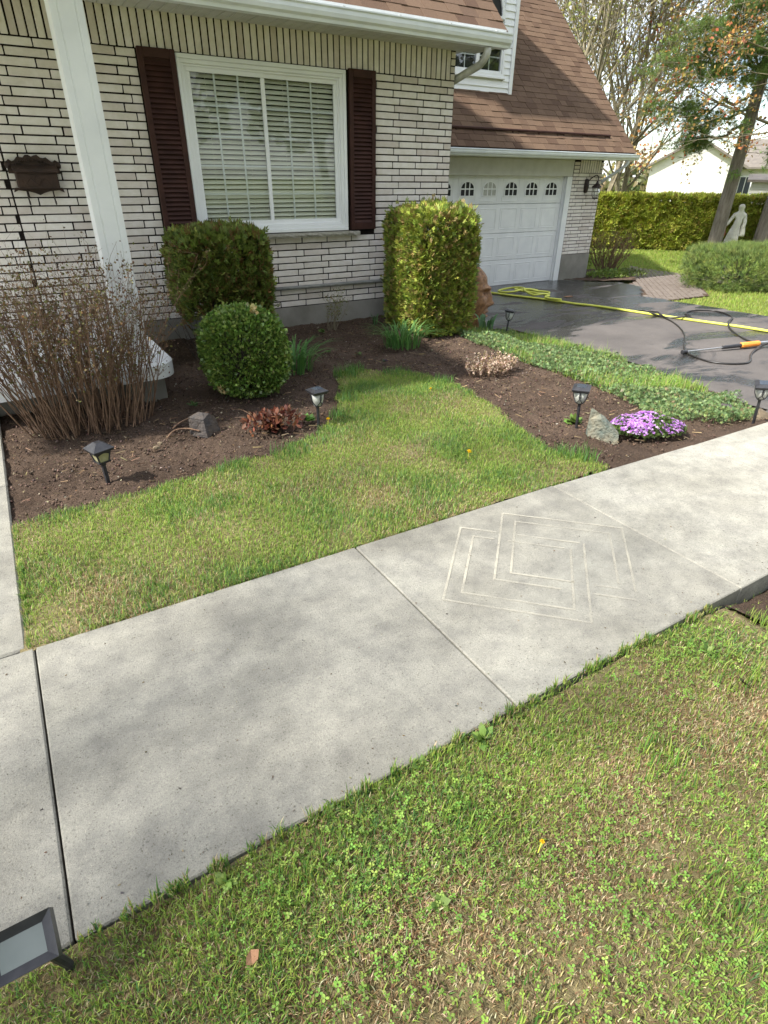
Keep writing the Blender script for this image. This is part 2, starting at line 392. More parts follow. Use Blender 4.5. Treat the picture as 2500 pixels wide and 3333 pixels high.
MT = dict(
    brick=m_brick(), mortar=simple('mortar_dark', (0.010, 0.008, 0.007), (0.024, 0.019, 0.016), 0.95, 40, 0.5, 0.004, spec=0.1),
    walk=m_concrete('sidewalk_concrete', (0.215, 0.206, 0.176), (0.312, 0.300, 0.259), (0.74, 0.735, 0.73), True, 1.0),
    walk_mid=m_concrete('sidewalk_concrete_mid', (0.252, 0.241, 0.205), (0.345, 0.332, 0.286), (0.74, 0.735, 0.73), True, 0.9), walk_pale=m_concrete('sidewalk_concrete_pale', (0.300, 0.287, 0.244), (0.385, 0.370, 0.320), (0.80, 0.795, 0.785), True, 0.8),
    washed=m_washed(),
    found=m_concrete('foundation_concrete', (0.20, 0.19, 0.165), (0.31, 0.295, 0.26), (0.62, 0.60, 0.56), False),
    white=simple('white_vinyl', (0.74, 0.75, 0.75), (0.80, 0.81, 0.80), 0.42, 3, 0.0),
    paint=simple('white_paint', (0.70, 0.71, 0.71), (0.79, 0.80, 0.79), 0.5, 4, 0.08, 0.002),
    soffit=simple('soffit_cream', (0.47, 0.46, 0.41), (0.55, 0.54, 0.49), 0.6, 6, 0.1, 0.002),
    alu=simple('white_aluminium', (0.66, 0.69, 0.70), (0.76, 0.79, 0.79), 0.35, 5, 0.05, 0.002),
    spout=simple('weathered_downspout', (0.38, 0.38, 0.36), (0.60, 0.60, 0.58), 0.45, 9, 0.1, 0.002),
    shingle=m_shingle(), roofdeck=simple('roof_deck', (0.05, 0.03, 0.022), (0.07, 0.045, 0.033), 0.95, 20, 0.2),
    shutter=simple('shutter_brown', (0.033, 0.0135, 0.0105), (0.057, 0.024, 0.018), 0.6, 7, 0.15, 0.002, spec=0.2),
    glass=m_glass(), blind=simple('blind_cream', (0.80, 0.78, 0.66), (0.85, 0.83, 0.71), 0.5, 3, 0.0),
    dark=simple('dark_interior', (0.012, 0.012, 0.013), (0.02, 0.02, 0.02), 0.8, 5, 0.0),
    sill=simple('sill_stone', (0.25, 0.235, 0.19), (0.38, 0.36, 0.30), 0.9, 30, 0.8, 0.01),
    soil=m_soil(), asphalt=m_asphalt(), leaf=m_leaf(), needle=m_leaf('needle', 0.2, 0.55), grass=m_leaf('grass', 0.4, 0.5, 0.25),
    petal=m_leaf('petal', 0.4, 0.6, 0.2), glossleaf=m_leaf('gloss_leaf', 0.22, 0.32, 0.5), debris=m_leaf('debris', 0.1, 0.8, 0.2),
    thatch=m_grassground('lawn_thatch', (0.13, 0.10, 0.052), (0.25, 0.205, 0.105), (0.36, 0.30, 0.17)),
    farlawn=m_grassground('far_lawn', (0.12, 0.15, 0.035), (0.19, 0.22, 0.055), (0.25, 0.24, 0.09)),
    bark=m_bark('bark_grey', (0.10, 0.082, 0.066), (0.26, 0.225, 0.19)), twig=simple('twig_brown', (0.105, 0.058, 0.035), (0.235, 0.145, 0.085), 0.85, 30, 0.3, 0.003),
    greytwig=simple('twig_grey', (0.16, 0.135, 0.085), (0.27, 0.235, 0.155), 0.9, 10, 0.2, 0.01),
    dtwig=simple('twig_dark', (0.04, 0.03, 0.022), (0.075, 0.058, 0.042), 0.9, 30, 0.3, 0.003),
    yhose=simple('hose_yellow', (0.58, 0.60, 0.08), (0.66, 0.68, 0.12), 0.4, 10, 0.1, 0.002),
    bhose=simple('hose_black', (0.012, 0.011, 0.010), (0.025, 0.022, 0.02), 0.4, 20, 0.2, 0.002),
    orange=simple('orange_plastic', (0.75, 0.25, 0.035), (0.82, 0.30, 0.05), 0.4, 10, 0.1, 0.002),
    steel=simple('steel', (0.55, 0.55, 0.55), (0.68, 0.68, 0.68), 0.3, 30, 0.1, 0.002, 0.9),
    black=simple('black_plastic', (0.016, 0.016, 0.019), (0.032, 0.032, 0.036), 0.42, 30, 0.15, 0.002),
    frost=simple('frosted_lamp_glass', (0.34, 0.35, 0.31), (0.46, 0.46, 0.42), 0.3, 20, 0.1, 0.002),
    amber=simple('amber_lamp_glass', (0.30, 0.28, 0.15), (0.42, 0.39, 0.23), 0.25, 20, 0.1, 0.002),
    panel=simple('solar_panel_grey', (0.10, 0.12, 0.112), (0.145, 0.165, 0.157), 0.5, 6, 0.0, spec=0.2),
    cell=simple('solar_cell', (0.03, 0.04, 0.055), (0.05, 0.06, 0.075), 0.15, 10, 0.0),
    mailbox=simple('aged_copper', (0.018, 0.009, 0.006), (0.048, 0.024, 0.014), 0.6, 12, 0.7, 0.008, 0.3),
    slate=simple('slate_rock', (0.085, 0.115, 0.10), (0.24, 0.215, 0.15), 0.75, 13, 1.0, 0.03), rust=simple('rusty_stone', (0.10, 0.075, 0.045), (0.21, 0.16, 0.10), 0.9, 8, 0.8, 0.02),
    stone=simple('grey_stone', (0.040, 0.038, 0.040), (0.105, 0.080, 0.060), 0.85, 14, 0.9, 0.02),
    carved=simple('carved_wood', (0.13, 0.058, 0.022), (0.34, 0.175, 0.070), 0.5, 24, 0.7, 0.015),
    statue=simple('cast_stone', (0.50, 0.49, 0.42), (0.66, 0.64, 0.56), 0.85, 9, 0.5, 0.02), terra=simple('terracotta', (0.22, 0.07, 0.035), (0.30, 0.10, 0.05), 0.8, 10, 0.3),
    farwall=simple('far_siding', (0.52, 0.51, 0.46), (0.60, 0.59, 0.53), 0.7, 3, 0.0), farroof=simple('far_roof', (0.12, 0.105, 0.09), (0.18, 0.155, 0.13), 0.95, 4, 0.3),
    paver=simple('red_paver', (0.105, 0.08, 0.064), (0.175, 0.145, 0.12), 0.75, 9, 0.5, 0.006), blackmetal=simple('dark_bronze', (0.022, 0.015, 0.012), (0.045, 0.03, 0.024), 0.45, 25, 0.3, 0.004, 0.4),
    conduit=simple('grey_conduit', (0.16, 0.165, 0.15), (0.24, 0.24, 0.22), 0.5, 20, 0.2, 0.003), card=simple('orange_leaf', (0.20, 0.095, 0.045), (0.32, 0.17, 0.09), 0.8, 20, 0.3))

# ------------------------------------------------------------------ ground heights
def zdrive(y): return -0.05-0.036*np.clip(y, -6, 10.6)
def hgt(x, y):
    x = np.asarray(x, float); y = np.asarray(y, float)
    g = np.full(np.broadcast(x, y).shape, -0.03)
    g = np.where(y < 1.0, -0.006-0.030*np.clip(x-1.5, 0, 3.2)-0.07*smoothstep(2.30, 2.58, x)*smoothstep(0.60, 0.86, y), g)
    t = smoothstep(4.2, 5.8, x)
    return g*(1-t)+(zdrive(y)-0.02)*t
def h1(x, y): return float(hgt(x, y))

# ground: one sheet to the horizon, kept under every local surface
gx = np.unique(np.concatenate([np.linspace(-300, -12, 10), np.arange(-12, 30, 0.5), np.linspace(30, 400, 14)]))
gy = np.unique(np.concatenate([np.linspace(-200, -8, 8), np.arange(-8, 26, 0.5), np.linspace(26, 500, 16)]))
GX, GY = np.meshgrid(gx, gy)
GZ = hgt(GX, GY)-0.06-0.15*((GX > -4) & (GX < 5) & (GY > -2.1) & (GY < 2.6))
nx, ny = len(gx), len(gy)
ii = np.arange(nx*ny).reshape(ny, nx)
F = np.stack([ii[:-1, :-1], ii[:-1, 1:], ii[1:, 1:], ii[1:, :-1]], -1).reshape(-1, 4)
tag(np_obj('ground', np.stack([GX, GY, GZ], -1).reshape(-1, 3), [F], MT['farlawn'], smooth=True), kind='structure')

def patch(name, poly, step, zf, mat, smooth=True, rag=0.0):
    P = np.array(poly); x = np.arange(P[:, 0].min(), P[:, 0].max()+step, step); y = np.arange(P[:, 1].min(), P[:, 1].max()+step, step)
    X, Y = np.meshgrid(x, y); ins = inpoly(X, Y, poly)
    if rag:
        rg = rag*smoothstep(-0.28, -0.05, X)*smoothstep(2.2, 2.45, Y)
        ins = inpoly(X+rg*vnoise(X, Y, 16, 91)+rg*0.6*vnoise(X, Y, 40, 93), Y+rg*vnoise(X, Y, 18, 92), poly)
    Z = zf(X, Y); idx = np.arange(X.size).reshape(X.shape)
    ok = ins[:-1, :-1] & ins[:-1, 1:] & ins[1:, 1:] & ins[1:, :-1]
    F = np.stack([idx[:-1, :-1], idx[:-1, 1:], idx[1:, 1:], idx[1:, :-1]], -1)[ok]
    used = np.unique(F); remap = np.full(X.size, -1); remap[used] = np.arange(len(used))
    V = np.stack([X, Y, Z], -1).reshape(-1, 3)[used]
    return tag(np_obj(name, V, [remap[F]], mat, smooth=smooth), kind='structure')

def soilz(x, y):
    r = np.random.default_rng(5)
    z = hgt(x, y)+0.012*vnoise(x, y, 9, 1)+0.009*vnoise(x, y, 24, 2)+0.006*vnoise(x, y, 55, 3)+r.normal(0, 0.0035, np.shape(x))
    z = z+0.05*smoothstep(5.6, 6.7, y)*(1-smoothstep(4.4, 5.2, x))      # soil banked against the house
    return z
BED = [(-0.31, 2.14), (5.1, 2.05), (5.45, 2.6), (5.75, 3.6), (5.98, 4.8), (6.02, 6.0), (5.9, 7.3), (5.1, 7.3), (5.1, 6.79), (-0.31, 6.79)]
patch('garden_bed', BED, 0.024, soilz, MT['soil'])
LAWN = [(-0.31, 2.15), (-0.31, 3.27), (0.11, 3.32), (0.47, 3.31), (0.8, 3.4), (1.15, 3.44), (1.49, 3.52), (1.89, 3.8), (2.21, 4.3), (2.48, 4.86), (2.62, 4.93), (2.82, 4.8), (3.14, 4.47), (3.24, 3.88), (3.12, 3.27), (2.97, 2.8), (2.93, 2.5), (3.07, 2.3), (3.06, 2.13)]
patch('lawn', LAWN, 0.03, lambda x, y: hgt(x, y)+0.022+0.006*vnoise(x, y, 12, 4), MT['thatch'], rag=0.018)
FRONT = [(-2.2, -1.6), (4.4, -1.6), (4.4, 0.972), (-2.2, 0.985)]
patch('front_lawn', FRONT, 0.03, lambda x, y: hgt(x, y)+0.008*vnoise(x, y, 12, 6)+0.004*vnoise(x, y, 40, 7), MT['thatch'])
BARE = [(2.34, 0.60), (2.42, 0.80), (2.38, 0.966), (3.6, 0.955), (3.6, 0.45), (2.9, 0.40)]
patch('bare_soil', BARE, 0.025, lambda x, y: hgt(x, y)+0.012+0.010*vnoise(x, y, 14, 17)+0.006*vnoise(x, y, 45, 18), MT['soil'])
DRIVE = [(5.28, -6), (5.28, 2.2), (5.5, 2.9), (5.7, 3.7), (5.92, 4.8), (5.98, 6.2), (5.6, 6.9), (5.05, 7.3), (5.05, 10.2), (10.86, 10.2), (10.9, 9.75), (11.6, 9.0), (11.4, 8.2), (10.3, 7.3), (10.1, 5), (10.1, -6)]
patch('driveway', DRIVE, 0.1, lambda x, y: zdrive(y)+0.004*vnoise(x, y, 2.5, 8), MT['asphalt'])

# ------------------------------------------------------------------ sidewalk
walk = tag(B().box(-1.75, 5.3, 1.0, 2.14, -0.20, -0.03).make('sidewalk', MT['soil']), kind='structure')
FAR = ([-1.75, -0.26, 1.17, 2.53, 3.85, 5.3], [2.180, 2.174, 2.162, 2.146, 2.100, 2.075]); NEAR = ([-1.75, -0.26, 1.17, 2.53, 3.85, 5.3], [0.992, 0.988, 0.978, 0.966, 0.960, 0.955])
for x0, x1, dz in ((-1.75, -0.26, 0), (-0.26, 1.17, 0), (1.17, 2.53, 0), (2.53, 3.85, -0.004), (3.85, 5.27, -0.008)):
    b = B().cbox(x0+0.0032, x1-(0.0032 if x1 != 2.53 else 0.0045), 0.0, 1.0, -0.13, dz, 0.005)
    q = np.random.default_rng(int(x0*100+900)); V = []
    for (x, y, z) in b.v:
        n_, f_ = np.interp(x, *NEAR), np.interp(x, *FAR); V.append((x, n_+(y if y < 0.5 else y-1.0+(f_-n_)), z))
    b.v = V; b.make('slab', MT['walk' if x1 < 1.5 else 'walk_mid' if x1 < 2.6 else 'walk_pale'], walk)  # concrete tone steps from darker left slabs to paler right ones
def diamond(cx, cy, r, wdt, skip=None):
    b = B(); P = [(cx, cy+r), (cx+r, cy), (cx, cy-r), (cx-r, cy)]; q = r-wdt*1.414
    Q = [(cx, cy+q), (cx+q, cy), (cx, cy-q), (cx-q, cy)]
    for i in range(4):
        a, c = P[i], P[(i+1) % 4]; d, e = Q[(i+1) % 4], Q[i]
        if skip and i in skip:
            for (t0, t1) in skip[i]:
                L = lambda p, q_, t: (p[0]+(q_[0]-p[0])*t, p[1]+(q_[1]-p[1])*t, 0.0035)
                b.quad(L(a, c, t0), L(e, d, t0), L(e, d, t1), L(a, c, t1))
        else:
            b.quad((*a, 0.0035), (*e, 0.0035), (*d, 0.0035), (*c, 0.0035))
    return b.make('washed_line', MT['washed'], walk)
# two interlaced squares stencilled with the pressure washer
diamond(1.742, 1.592, 0.452, 0.011, {0: [(0.0, 0.30), (0.47, 0.97)]})
diamond(1.745, 1.590, 0.352, 0.011, {0: [(0.0, 0.22), (0.36, 0.94)]})
diamond(2.036, 1.592, 0.452, 0.011, {1: [(0.0, 0.90)], 2: [(0.0, 0.30), (0.52, 1.0)]})
diamond(2.036, 1.590, 0.352, 0.011, {1: [(0.0, 0.92)], 2: [(0.0, 0.22), (0.40, 1.0)]})

path = tag(B().box(-1.7, -0.30, 2.2, 5.4, -0.20, -0.035).make('path', MT['soil']), kind='structure')
for y0, y1 in ((2.18, 3.79), (3.79, 5.38)):
    B().cbox(-1.75, -0.288, y0+0.005, y1-0.005, -0.12, 0.0, 0.008).make('slab', MT['walk'], path)

# ------------------------------------------------------------------ HOUSE
YW = 6.77
house = thing('house', (2.5, YW, 0), 'white brick house with brown shingle roofs, maroon shutters and attached garage', 'house')

CO, BL, BH, PITCH = 0.0687, 0.314, 0.0565, 0.323
Z0 = 0.244
def brick_mesh(name, L, Hh, D, seed):
    q = np.random.default_rng(seed)
    b = B().cbox(-L/2, L/2, 0, D, -Hh/2, Hh/2, 0.0035)
    b.v = [(x+q.normal(0, 0.0011), y+(q.normal(0, 0.0016) if y < 0.01 else 0), z+q.normal(0, 0.0009)) for x, y, z in b.v]
    return b
BR = [brick_mesh('brick', BL, BH, 0.06, s).mesh('brick', MT['brick']) for s in range(6)]
BRS = [brick_mesh('soldier_brick', 0.0545, 0.30, 0.06, 20+s).mesh('soldier_brick', MT['brick']) for s in range(4)]

def brick_field(parent, x0, x1, zb, rows, yface, holes, splits=(), keep=300, off=0.0, score=None, visible=None):
    """running-bond bricks; the nearest ones become objects, the rest one joined part"""
    items = []
    for r in range(rows):
        zc = zb+CO*(r+0.5)
        segs = [x0]+[s for s in splits if x0 < s < x1]+[x1]
        for a, c in zip(segs[:-1], segs[1:]):
            j = a-((r % 2)*0.085+0.12+off+0.011*math.sin(r*2.1)) % PITCH
            while j < c:
                l, rr = max(j+0.0055, a+(0.007 if a > x0 else 0.001)), min(j+PITCH-0.0055, c-(0.007 if c < x1 else 0.001)); j += PITCH
                if rr-l < 0.02: continue
                parts = [(l, rr)]
                for (hx0, hx1, hz0, hz1) in holes:
                    if zc+BH/2 > hz0+0.012 and zc-BH/2 < hz1-0.012:
                        new = []
                        for (p, q) in parts:
                            if q <= hx0 or p >= hx1: new.append((p, q)); continue
                            if p < hx0-0.012: new.append((p, hx0-0.006))
                            if q > hx1+0.012: new.append((hx1+0.006, q))
                        parts = new
                for p, q in parts:
                    if q-p > 0.012: items.append(((p+q)/2, zc, q-p))
    vis = [it for it in items if visible is None or visible(*it)]
    hid = [it for it in items if not (visible is None or visible(*it))]
    vis.sort(key=lambda it: math.hypot(it[0], yface)-it[2])
    rest = vis[keep:]+hid
    for k, (xc, zc, L) in enumerate(vis[:keep]):
        piece('brick', BR[(k*5) % 6], (xc, yface+rng.normal(0, 0.0012), zc), parent, scale=(L/BL, 1, 1))
    if rest:
        b = B()
        for xc, zc, L in rest: b.cbox(xc-L/2, xc+L/2, yface, yface+0.06, zc-BH/2, zc+BH/2, 0.0035)
        tag(b.make('brickwork', MT['brick'], parent), kind='stuff')

def soldiers(parent, x0, x1, zb, zt, yface):
    n = int((x1-x0)/0.0685); p = (x1-x0)/n
    for k in range(n):
        piece('soldier_brick', BRS[(k*3) % 4], (x0+p*(k+0.5), yface+rng.normal(0, 0.0012), (zb+zt)/2), parent, scale=(1, 1, (zt-zb-0.010)/0.30))

# front wall: dark recessed mortar with an opening for the window
WX0, WX1, WZ0, WZ1 = 1.866, 3.640, 1.050, 2.578
b = B()
for (xa, xb, za, zb_) in ((-2.6, WX0, 0.2, 2.95), (WX1, 5.1, 0.2, 2.95), (WX0, WX1, 0.2, WZ0), (WX0, WX1, WZ1, 2.95)):
    b.box(xa, xb, YW+0.008, YW+0.14, za, zb_)
b.box(5.02, 5.10, YW+0.14, 14.0, -0.4, 3.0)
wall = b.make('front_wall', MT['mortar'], house)
holes = [(1.527, 4.005, 1.045, 2.60), (1.80, 3.775, 0.985, 1.06)]
def vis_main(x, z, L):
    if x < -0.35: return False
    if 1.40 < x < 2.30 and z < 0.95: return False
    if 3.95 < x < 4.85 and z < 1.05: return False
    if -0.35 < x < 0.95 and z < 0.5: return False
    return True
brick_field(wall, -2.55, 5.096, Z0, 34, YW, holes, splits=(0.268,), keep=300, visible=vis_main)
soldiers(wall, -2.55, 5.035, Z0+34*CO, 2.872, YW)
for k in range(4):
    piece('brick', BR[k], (5.066, YW, Z0+34*CO+CO*(k+0.5)), wall, scale=(0.056/BL, 1, 1))
# foundation
b = B().box(-2.6, 5.09, YW-0.010, YW+0.12, -0.35, Z0-0.004)
b.make('foundation', MT['found'], house)

# window
win = B()
def rect_frame(b, x0, x1, z0, z1, wd, y0, y1, c=0.004):
    b.cbox(x0, x1, y0, y1, z1-wd, z1, c); b.cbox(x0, x1, y0, y1, z0, z0+wd, c)
    b.cbox(x0, x0+wd, y0+0.001, y1, z0+wd, z1-wd, c); b.cbox(x1-wd, x1, y0+0.001, y1, z0+wd, z1-wd, c)
rect_frame(win, 1.868, 3.638, 1.052, 2.574, 0.036, 6.735, 6.80)
rect_frame(win, 1.904, 3.602, 1.088, 2.538, 0.034, 6.752, 6.80, 0.003)
rect_frame(win, 1.938, 3.568, 1.122, 2.504, 0.020, 6.768, 6.81, 0.003)
win = win.make('window', MT['white'], house)
ZG0, ZG1 = 1.175, 2.452
LX0, LX1, RX0, RX1 = 1.958, 2.726, 2.742, 3.532
for (a, c, yo) in ((1.952, 2.735, 6.775), (2.700, 3.552, 6.788)):
    s = B(); rect_frame(s, a, c, 1.138, 2.486, 0.040, yo, yo+0.028, 0.004); s.make('sash', MT['white'], win)
for (a, c, yo) in ((1.990, 2.697, 6.792), (2.738, 3.514, 6.805)):
    B().box(a, c, yo, yo+0.004, 1.176, 2.448).make('pane', MT['glass'], win)
    for k in (1, 2):
        x = a+(c-a)*k/3; B().box(x-0.009, x+0.009, yo+0.006, yo+0.012, 1.176, 2.448).make('muntin', MT['white'], win)
    for k in (1, 2, 3, 4):
        z = 1.176+(2.448-1.176)*k/5; B().box(a, c, yo+0.0065, yo+0.0125, z-0.009, z+0.009).make('muntin', MT['white'], win)
sl_ = B()
sl_.add([(-0.79, -0.015, -0.0175), (0.79, -0.015, -0.0175), (0.79, -0.002, 0.002), (-0.79, -0.002, 0.002), (-0.79, 0.014, 0.0175), (0.79, 0.014, 0.0175),
         (-0.79, -0.0125, -0.019), (0.79, -0.0125, -0.019), (0.79, 0.0005, 0.0005), (-0.79, 0.0005, 0.0005), (-0.79, 0.0165, 0.016), (0.79, 0.0165, 0.016)],
        [(0, 1, 2, 3), (3, 2, 5, 4), (7, 6, 9, 8), (8, 9, 10, 11), (0, 6, 7, 1), (4, 5, 11, 10)])
slat = sl_.mesh('slat', MT['blind'])
for k in range(29):
    piece('slat', slat, (2.752, 6.848+rng.normal(0, 0.001), 1.185+k*0.0445), win, rot=(0, rng.normal(0, 0.0012), 0))
for x in (2.15, 2.55, 2.95, 3.35):
    B().tube([(x, 6.84, 1.17), (x, 6.84, 2.45)], 0.0016, 4).make('cord', MT['blind'], win)
b = B()   # the dim room behind the blind
b.quad((1.87, 7.5, 1.0), (3.64, 7.5, 1.0), (3.64, 7.5, 2.6), (1.87, 7.5, 2.6)); b.quad((1.87, 6.92, 1.0), (1.87, 7.5, 1.0), (1.87, 7.5, 2.6), (1.87, 6.92, 2.6))
b.quad((3.64, 6.92, 1.0), (3.64, 7.5, 1.0), (3.64, 7.5, 2.6), (3.64, 6.92, 2.6)); b.quad((1.87, 6.92, 1.0), (3.64, 6.92, 1.0), (3.64, 7.5, 1.0), (1.87, 7.5, 1.0)); b.quad((1.87, 6.92, 2.6), (3.64, 6.92, 2.6), (3.64, 7.5, 2.6), (1.87, 7.5, 2.6))
b.make('room', MT['dark'], win)

# shutters
lou = B().add([(-0.125, -0.012, -0.016), (0.125, -0.012, -0.016), (0.125, 0.010, 0.018), (-0.125, 0.010, 0.018), (-0.125, -0.005, -0.020), (0.125, -0.005, -0.020), (0.125, 0.016, 0.014), (-0.125, 0.016, 0.014)],
              [(0, 1, 2, 3), (5, 4, 7, 6), (0, 4, 5, 1), (3, 2, 6, 7), (0, 3, 7, 4), (1, 5, 6, 2)]).mesh('louver', MT['shutter'])
for (a, c, z0, z1, lab) in ((1.530, 1.862, 1.050, 2.592, 'left'), (3.672, 4.002, 1.055, 2.592, 'right')):
    s = B(); s.cbox(a, a+0.048, 6.722, 6.762, z0, z1, 0.004); s.cbox(c-0.048, c, 6.722, 6.762, z0, z1, 0.004)
    s.cbox(a+0.048, c-0.048, 6.723, 6.762, z1-0.075, z1, 0.004); s.cbox(a+0.048, c-0.048, 6.723, 6.762, z0, z0+0.075, 0.004)
    s.box(a+0.04, c-0.04, 6.752, 6.760, z0+0.05, z1-0.05)
    sh = s.make('shutter', MT['shutter'], house)
    sx = (c-a-0.096)/0.25
    n = int((z1-z0-0.15)/0.0405)
    for k in range(n):
        piece('louver', lou, ((a+c)/2, 6.738, z0+0.075+0.0405*(k+0.5)), sh, scale=(sx, 1, 1))
# sill
b = B(); nx_ = 40; q = np.random.default_rng(3)
x = np.linspace(1.80, 3.775, nx_); V = []; Fc = []
for k in range(nx_):
    j = q.normal(0, 0.004, 3)
    V += [(x[k], 6.80, 1.046), (x[k], 6.700+j[0]*0.6, 1.040), (x[k], 6.694+j[1], 1.018), (x[k], 6.706+j[2], 0.994), (x[k], 6.80, 0.992)]
for k in range(nx_-1):
    for m_ in range(4): Fc.append((k*5+m_, k*5+m_+1, (k+1)*5+m_+1, (k+1)*5+m_))
Fc += [(0, 4, 3, 2, 1), ((nx_-1)*5, (nx_-1)*5+1, (nx_-1)*5+2, (nx_-1)*5+3, (nx_-1)*5+4)]
b.add(V, Fc).make('sill', MT['sill'], house)

# soffit, gutter, roof
sof = B().box(-2.6, 5.40, 6.30, 6.78, 2.872, 2.90).make('soffit', MT['soffit'], house)
for k in range(79):
    x = -2.55+k*0.1005
    B().cbox(x+0.004, x+0.0965, 6.315, YW-0.001, 2.858, 2.874, 0.003).make('soffit_panel', MT['soffit'], sof)
GP = [(6.325, 2.985), (6.325, 2.842), (6.235, 2.842), (6.228, 2.866), (6.205, 2.885), (6.195, 2.915), (6.197, 2.948), (6.185, 2.955), (6.185, 2.966), (6.203, 2.966), (6.210, 2.92), (6.245, 2.858), (6.312, 2.858), (6.312, 2.985)]
gut = B().extx(GP, -2.6, 5.42).make('gutter', MT['alu'], house)
B().exty([(0, 0)]*3, 0, 0) if False else None
B().box(5.42, 5.424, 6.20, 6.32, 2.846, 2.962).make('end_cap', MT['alu'], gut)
for k in range(9):
    x = 5.2-k*0.62
    B().box(x-0.012, x+0.012, 6.192, 6.320, 2.968, 2.974).make('hanger', MT['spout'], gut)
B().box(-2.6, 5.44, 6.326, 6.36, 2.86, 3.018).make('fascia', MT['paint'], house)
SH45 = 0.70710678
roof = B().add([(-2.6, 6.36, 2.985), (5.47, 6.36, 2.985), (5.47, 9.9, 6.525), (-2.6, 9.9, 6.525), (-2.6, 6.36, 2.90), (5.47, 6.36, 2.90), (5.47, 9.9, 6.44), (-2.6, 9.9, 6.44)],
               [(0, 1, 2, 3), (4, 7, 6, 5), (0, 4, 5, 1), (1, 5, 6, 2), (2, 6, 7, 3), (3, 7, 4, 0)]).make('roof', MT['roofdeck'], house)
B().add([(5.38, 6.45, 2.9), (5.38, 9.9, 6.4), (5.38, 13.2, 2.9), (5.10, 6.45, 2.9), (5.10, 9.9, 6.4), (5.10, 13.2, 2.9)], [(0, 2, 1), (3, 4, 5), (0, 1, 4, 3), (1, 2, 5, 4), (2, 0, 3, 5)]).make('gable', MT['paint'], house)

def shingle_mesh(wd, seed):
    q = np.random.default_rng(seed)
    L = 0.172; t = 0.0075+(seed % 4)*0.0016
    b = B(); b.add([(0, 0, 0.010), (wd, 0, 0.010), (wd, L, 0.002), (0, L, 0.002), (0, 0.001, 0.010+t), (wd, 0.001, 0.010+t), (wd, L, 0.002+t), (0, L, 0.002+t)],
                   [(0, 3, 2, 1), (4, 5, 6, 7), (0, 1, 5, 4), (1, 2, 6, 5), (2, 3, 7, 6), (3, 0, 4, 7)])
    return b
WID = [0.22, 0.30, 0.26, 0.18]
SHM = [shingle_mesh(w_, i).mesh('shingle', MT['shingle']) for i, w_ in enumerate(WID)]
def shingle_roof(parent, x0, x1, y0, z0, rows, keep, skip=None, vis=None):
    EXP = 0.142; items = []
    q = np.random.default_rng(77)
    for r in range(rows):
        v = r*EXP; yy = y0+v*SH45; zz = z0+v*SH45
        x = x1-0.001
        k = r
        first = True
        while x > x0:
            i = int(q.integers(0, 4)); wd = WID[i]
            if first and r % 2: wd = wd*0.6
            first = False
            xa = x-wd
            if not (skip and skip(xa, x, yy)): items.append((xa, yy, zz, i, wd))
            x = xa-0.005
    items.sort(key=lambda it: (0 if (vis is None or vis(it)) else 1, math.hypot(it[0], it[1])))
    for (xa, yy, zz, i, wd) in items[:keep]:
        piece('shingle', SHM[i], (xa, yy, zz), parent, rot=(R(45), 0, 0), scale=(wd/WID[i], 1, 1))
    rest = items[keep:]
    if rest:
        b = B()
        for (xa, yy, zz, i, wd) in rest:
            sb = shingle_mesh(wd, i)
            b.add([(xa+x, yy+(y-z)*SH45, zz+(y+z)*SH45) for x, y, z in sb.v], sb.f)
        tag(b.make('shingle_field', MT['shingle'], parent), kind='stuff')
shingle_roof(roof, 2.4, 5.475, 6.352, 2.998, 9, 110)
B().tube([(5.16, 6.28, 2.845), (5.165, 6.30, 2.79), (5.175, 6.36, 2.735), (5.19, 6.45, 2.70), (5.17, 6.62, 2.655), (5.155, 6.90, 2.585), (5.15, 6.98, 2.54), (5.15, 7.0, 2.46), (5.15, 7.0, -0.1)], 0.040, 10).make('downspout', MT['spout'], house, True)
B().box(5.105, 5.20, 6.95, 7.05, -0.12, 0.0).make('downspout_foot', MT['spout'], house)

# porch: slab, pier, column and the porch roof over it (outside the frame)
b = B(); pr = [(-2.6, 6.76), (-2.6, 4.90)]
for k in range(7):
    an = -math.pi/2+math.pi/2*k/6; pr.append((0.84+0.20*math.cos(an), 5.10+0.20*math.sin(an)))
pr += [(1.04, 6.76)]
def porch_slab(pr, z0, z1, c):
    n = len(pr); cx = sum(p[0] for p in pr)/n; cy = sum(p[1] for p in pr)/n
    V = [(x, y, z0) for x, y in pr]+[(x, y, z1-c) for x, y in pr]+[(x-c*(1 if x > cx else -1), y+(c if y < cy else -0), z1) for x, y in pr]
    F = []
    for l in (0, 1):
        F += [(l*n+i, l*n+(i+1) % n, (l+1)*n+(i+1) % n, (l+1)*n+i) for i in range(n)]
    return V, F+[tuple(range(2*n, 3*n)), tuple(range(n))[::-1]]
B().add(*porch_slab(pr, 0.165, 0.295, 0.02)).make('porch_slab', MT['paint'], house)
B().box(-2.6, 0.80, 5.18, 6.75, -0.2, 0.164).make('porch_base', MT['found'], house)
B().cbox(0.66, 0.935, 4.97, 5.26, -0.2, 0.163, 0.006).make('pier', MT['found'], house)
def colprof(x0, x1, y0, y1):
    g = 0.0035; out = []
    def side(p, q):
        d = Vector(q)-Vector(p); nn = Vector((-d.y, d.x)).normalized()
        for t, off in ((0, 0), (0.20, 0), (0.215, g), (0.245, g), (0.26, 0), (0.38, 0), (0.74, 0), (0.755, g), (0.785, g), (0.80, 0)):
            out.append(tuple(Vector(p)+d*t+nn*off))
    side((x0, y0), (x1, y0)); side((x1, y0), (x1, y1)); side((x1, y1), (x0, y1)); side((x0, y1), (x0, y0))
    return out
colm = B().extz(colprof(0.668, 0.862, 5.03, 5.224), 0.296, 3.0).make('column', MT['paint'], house)
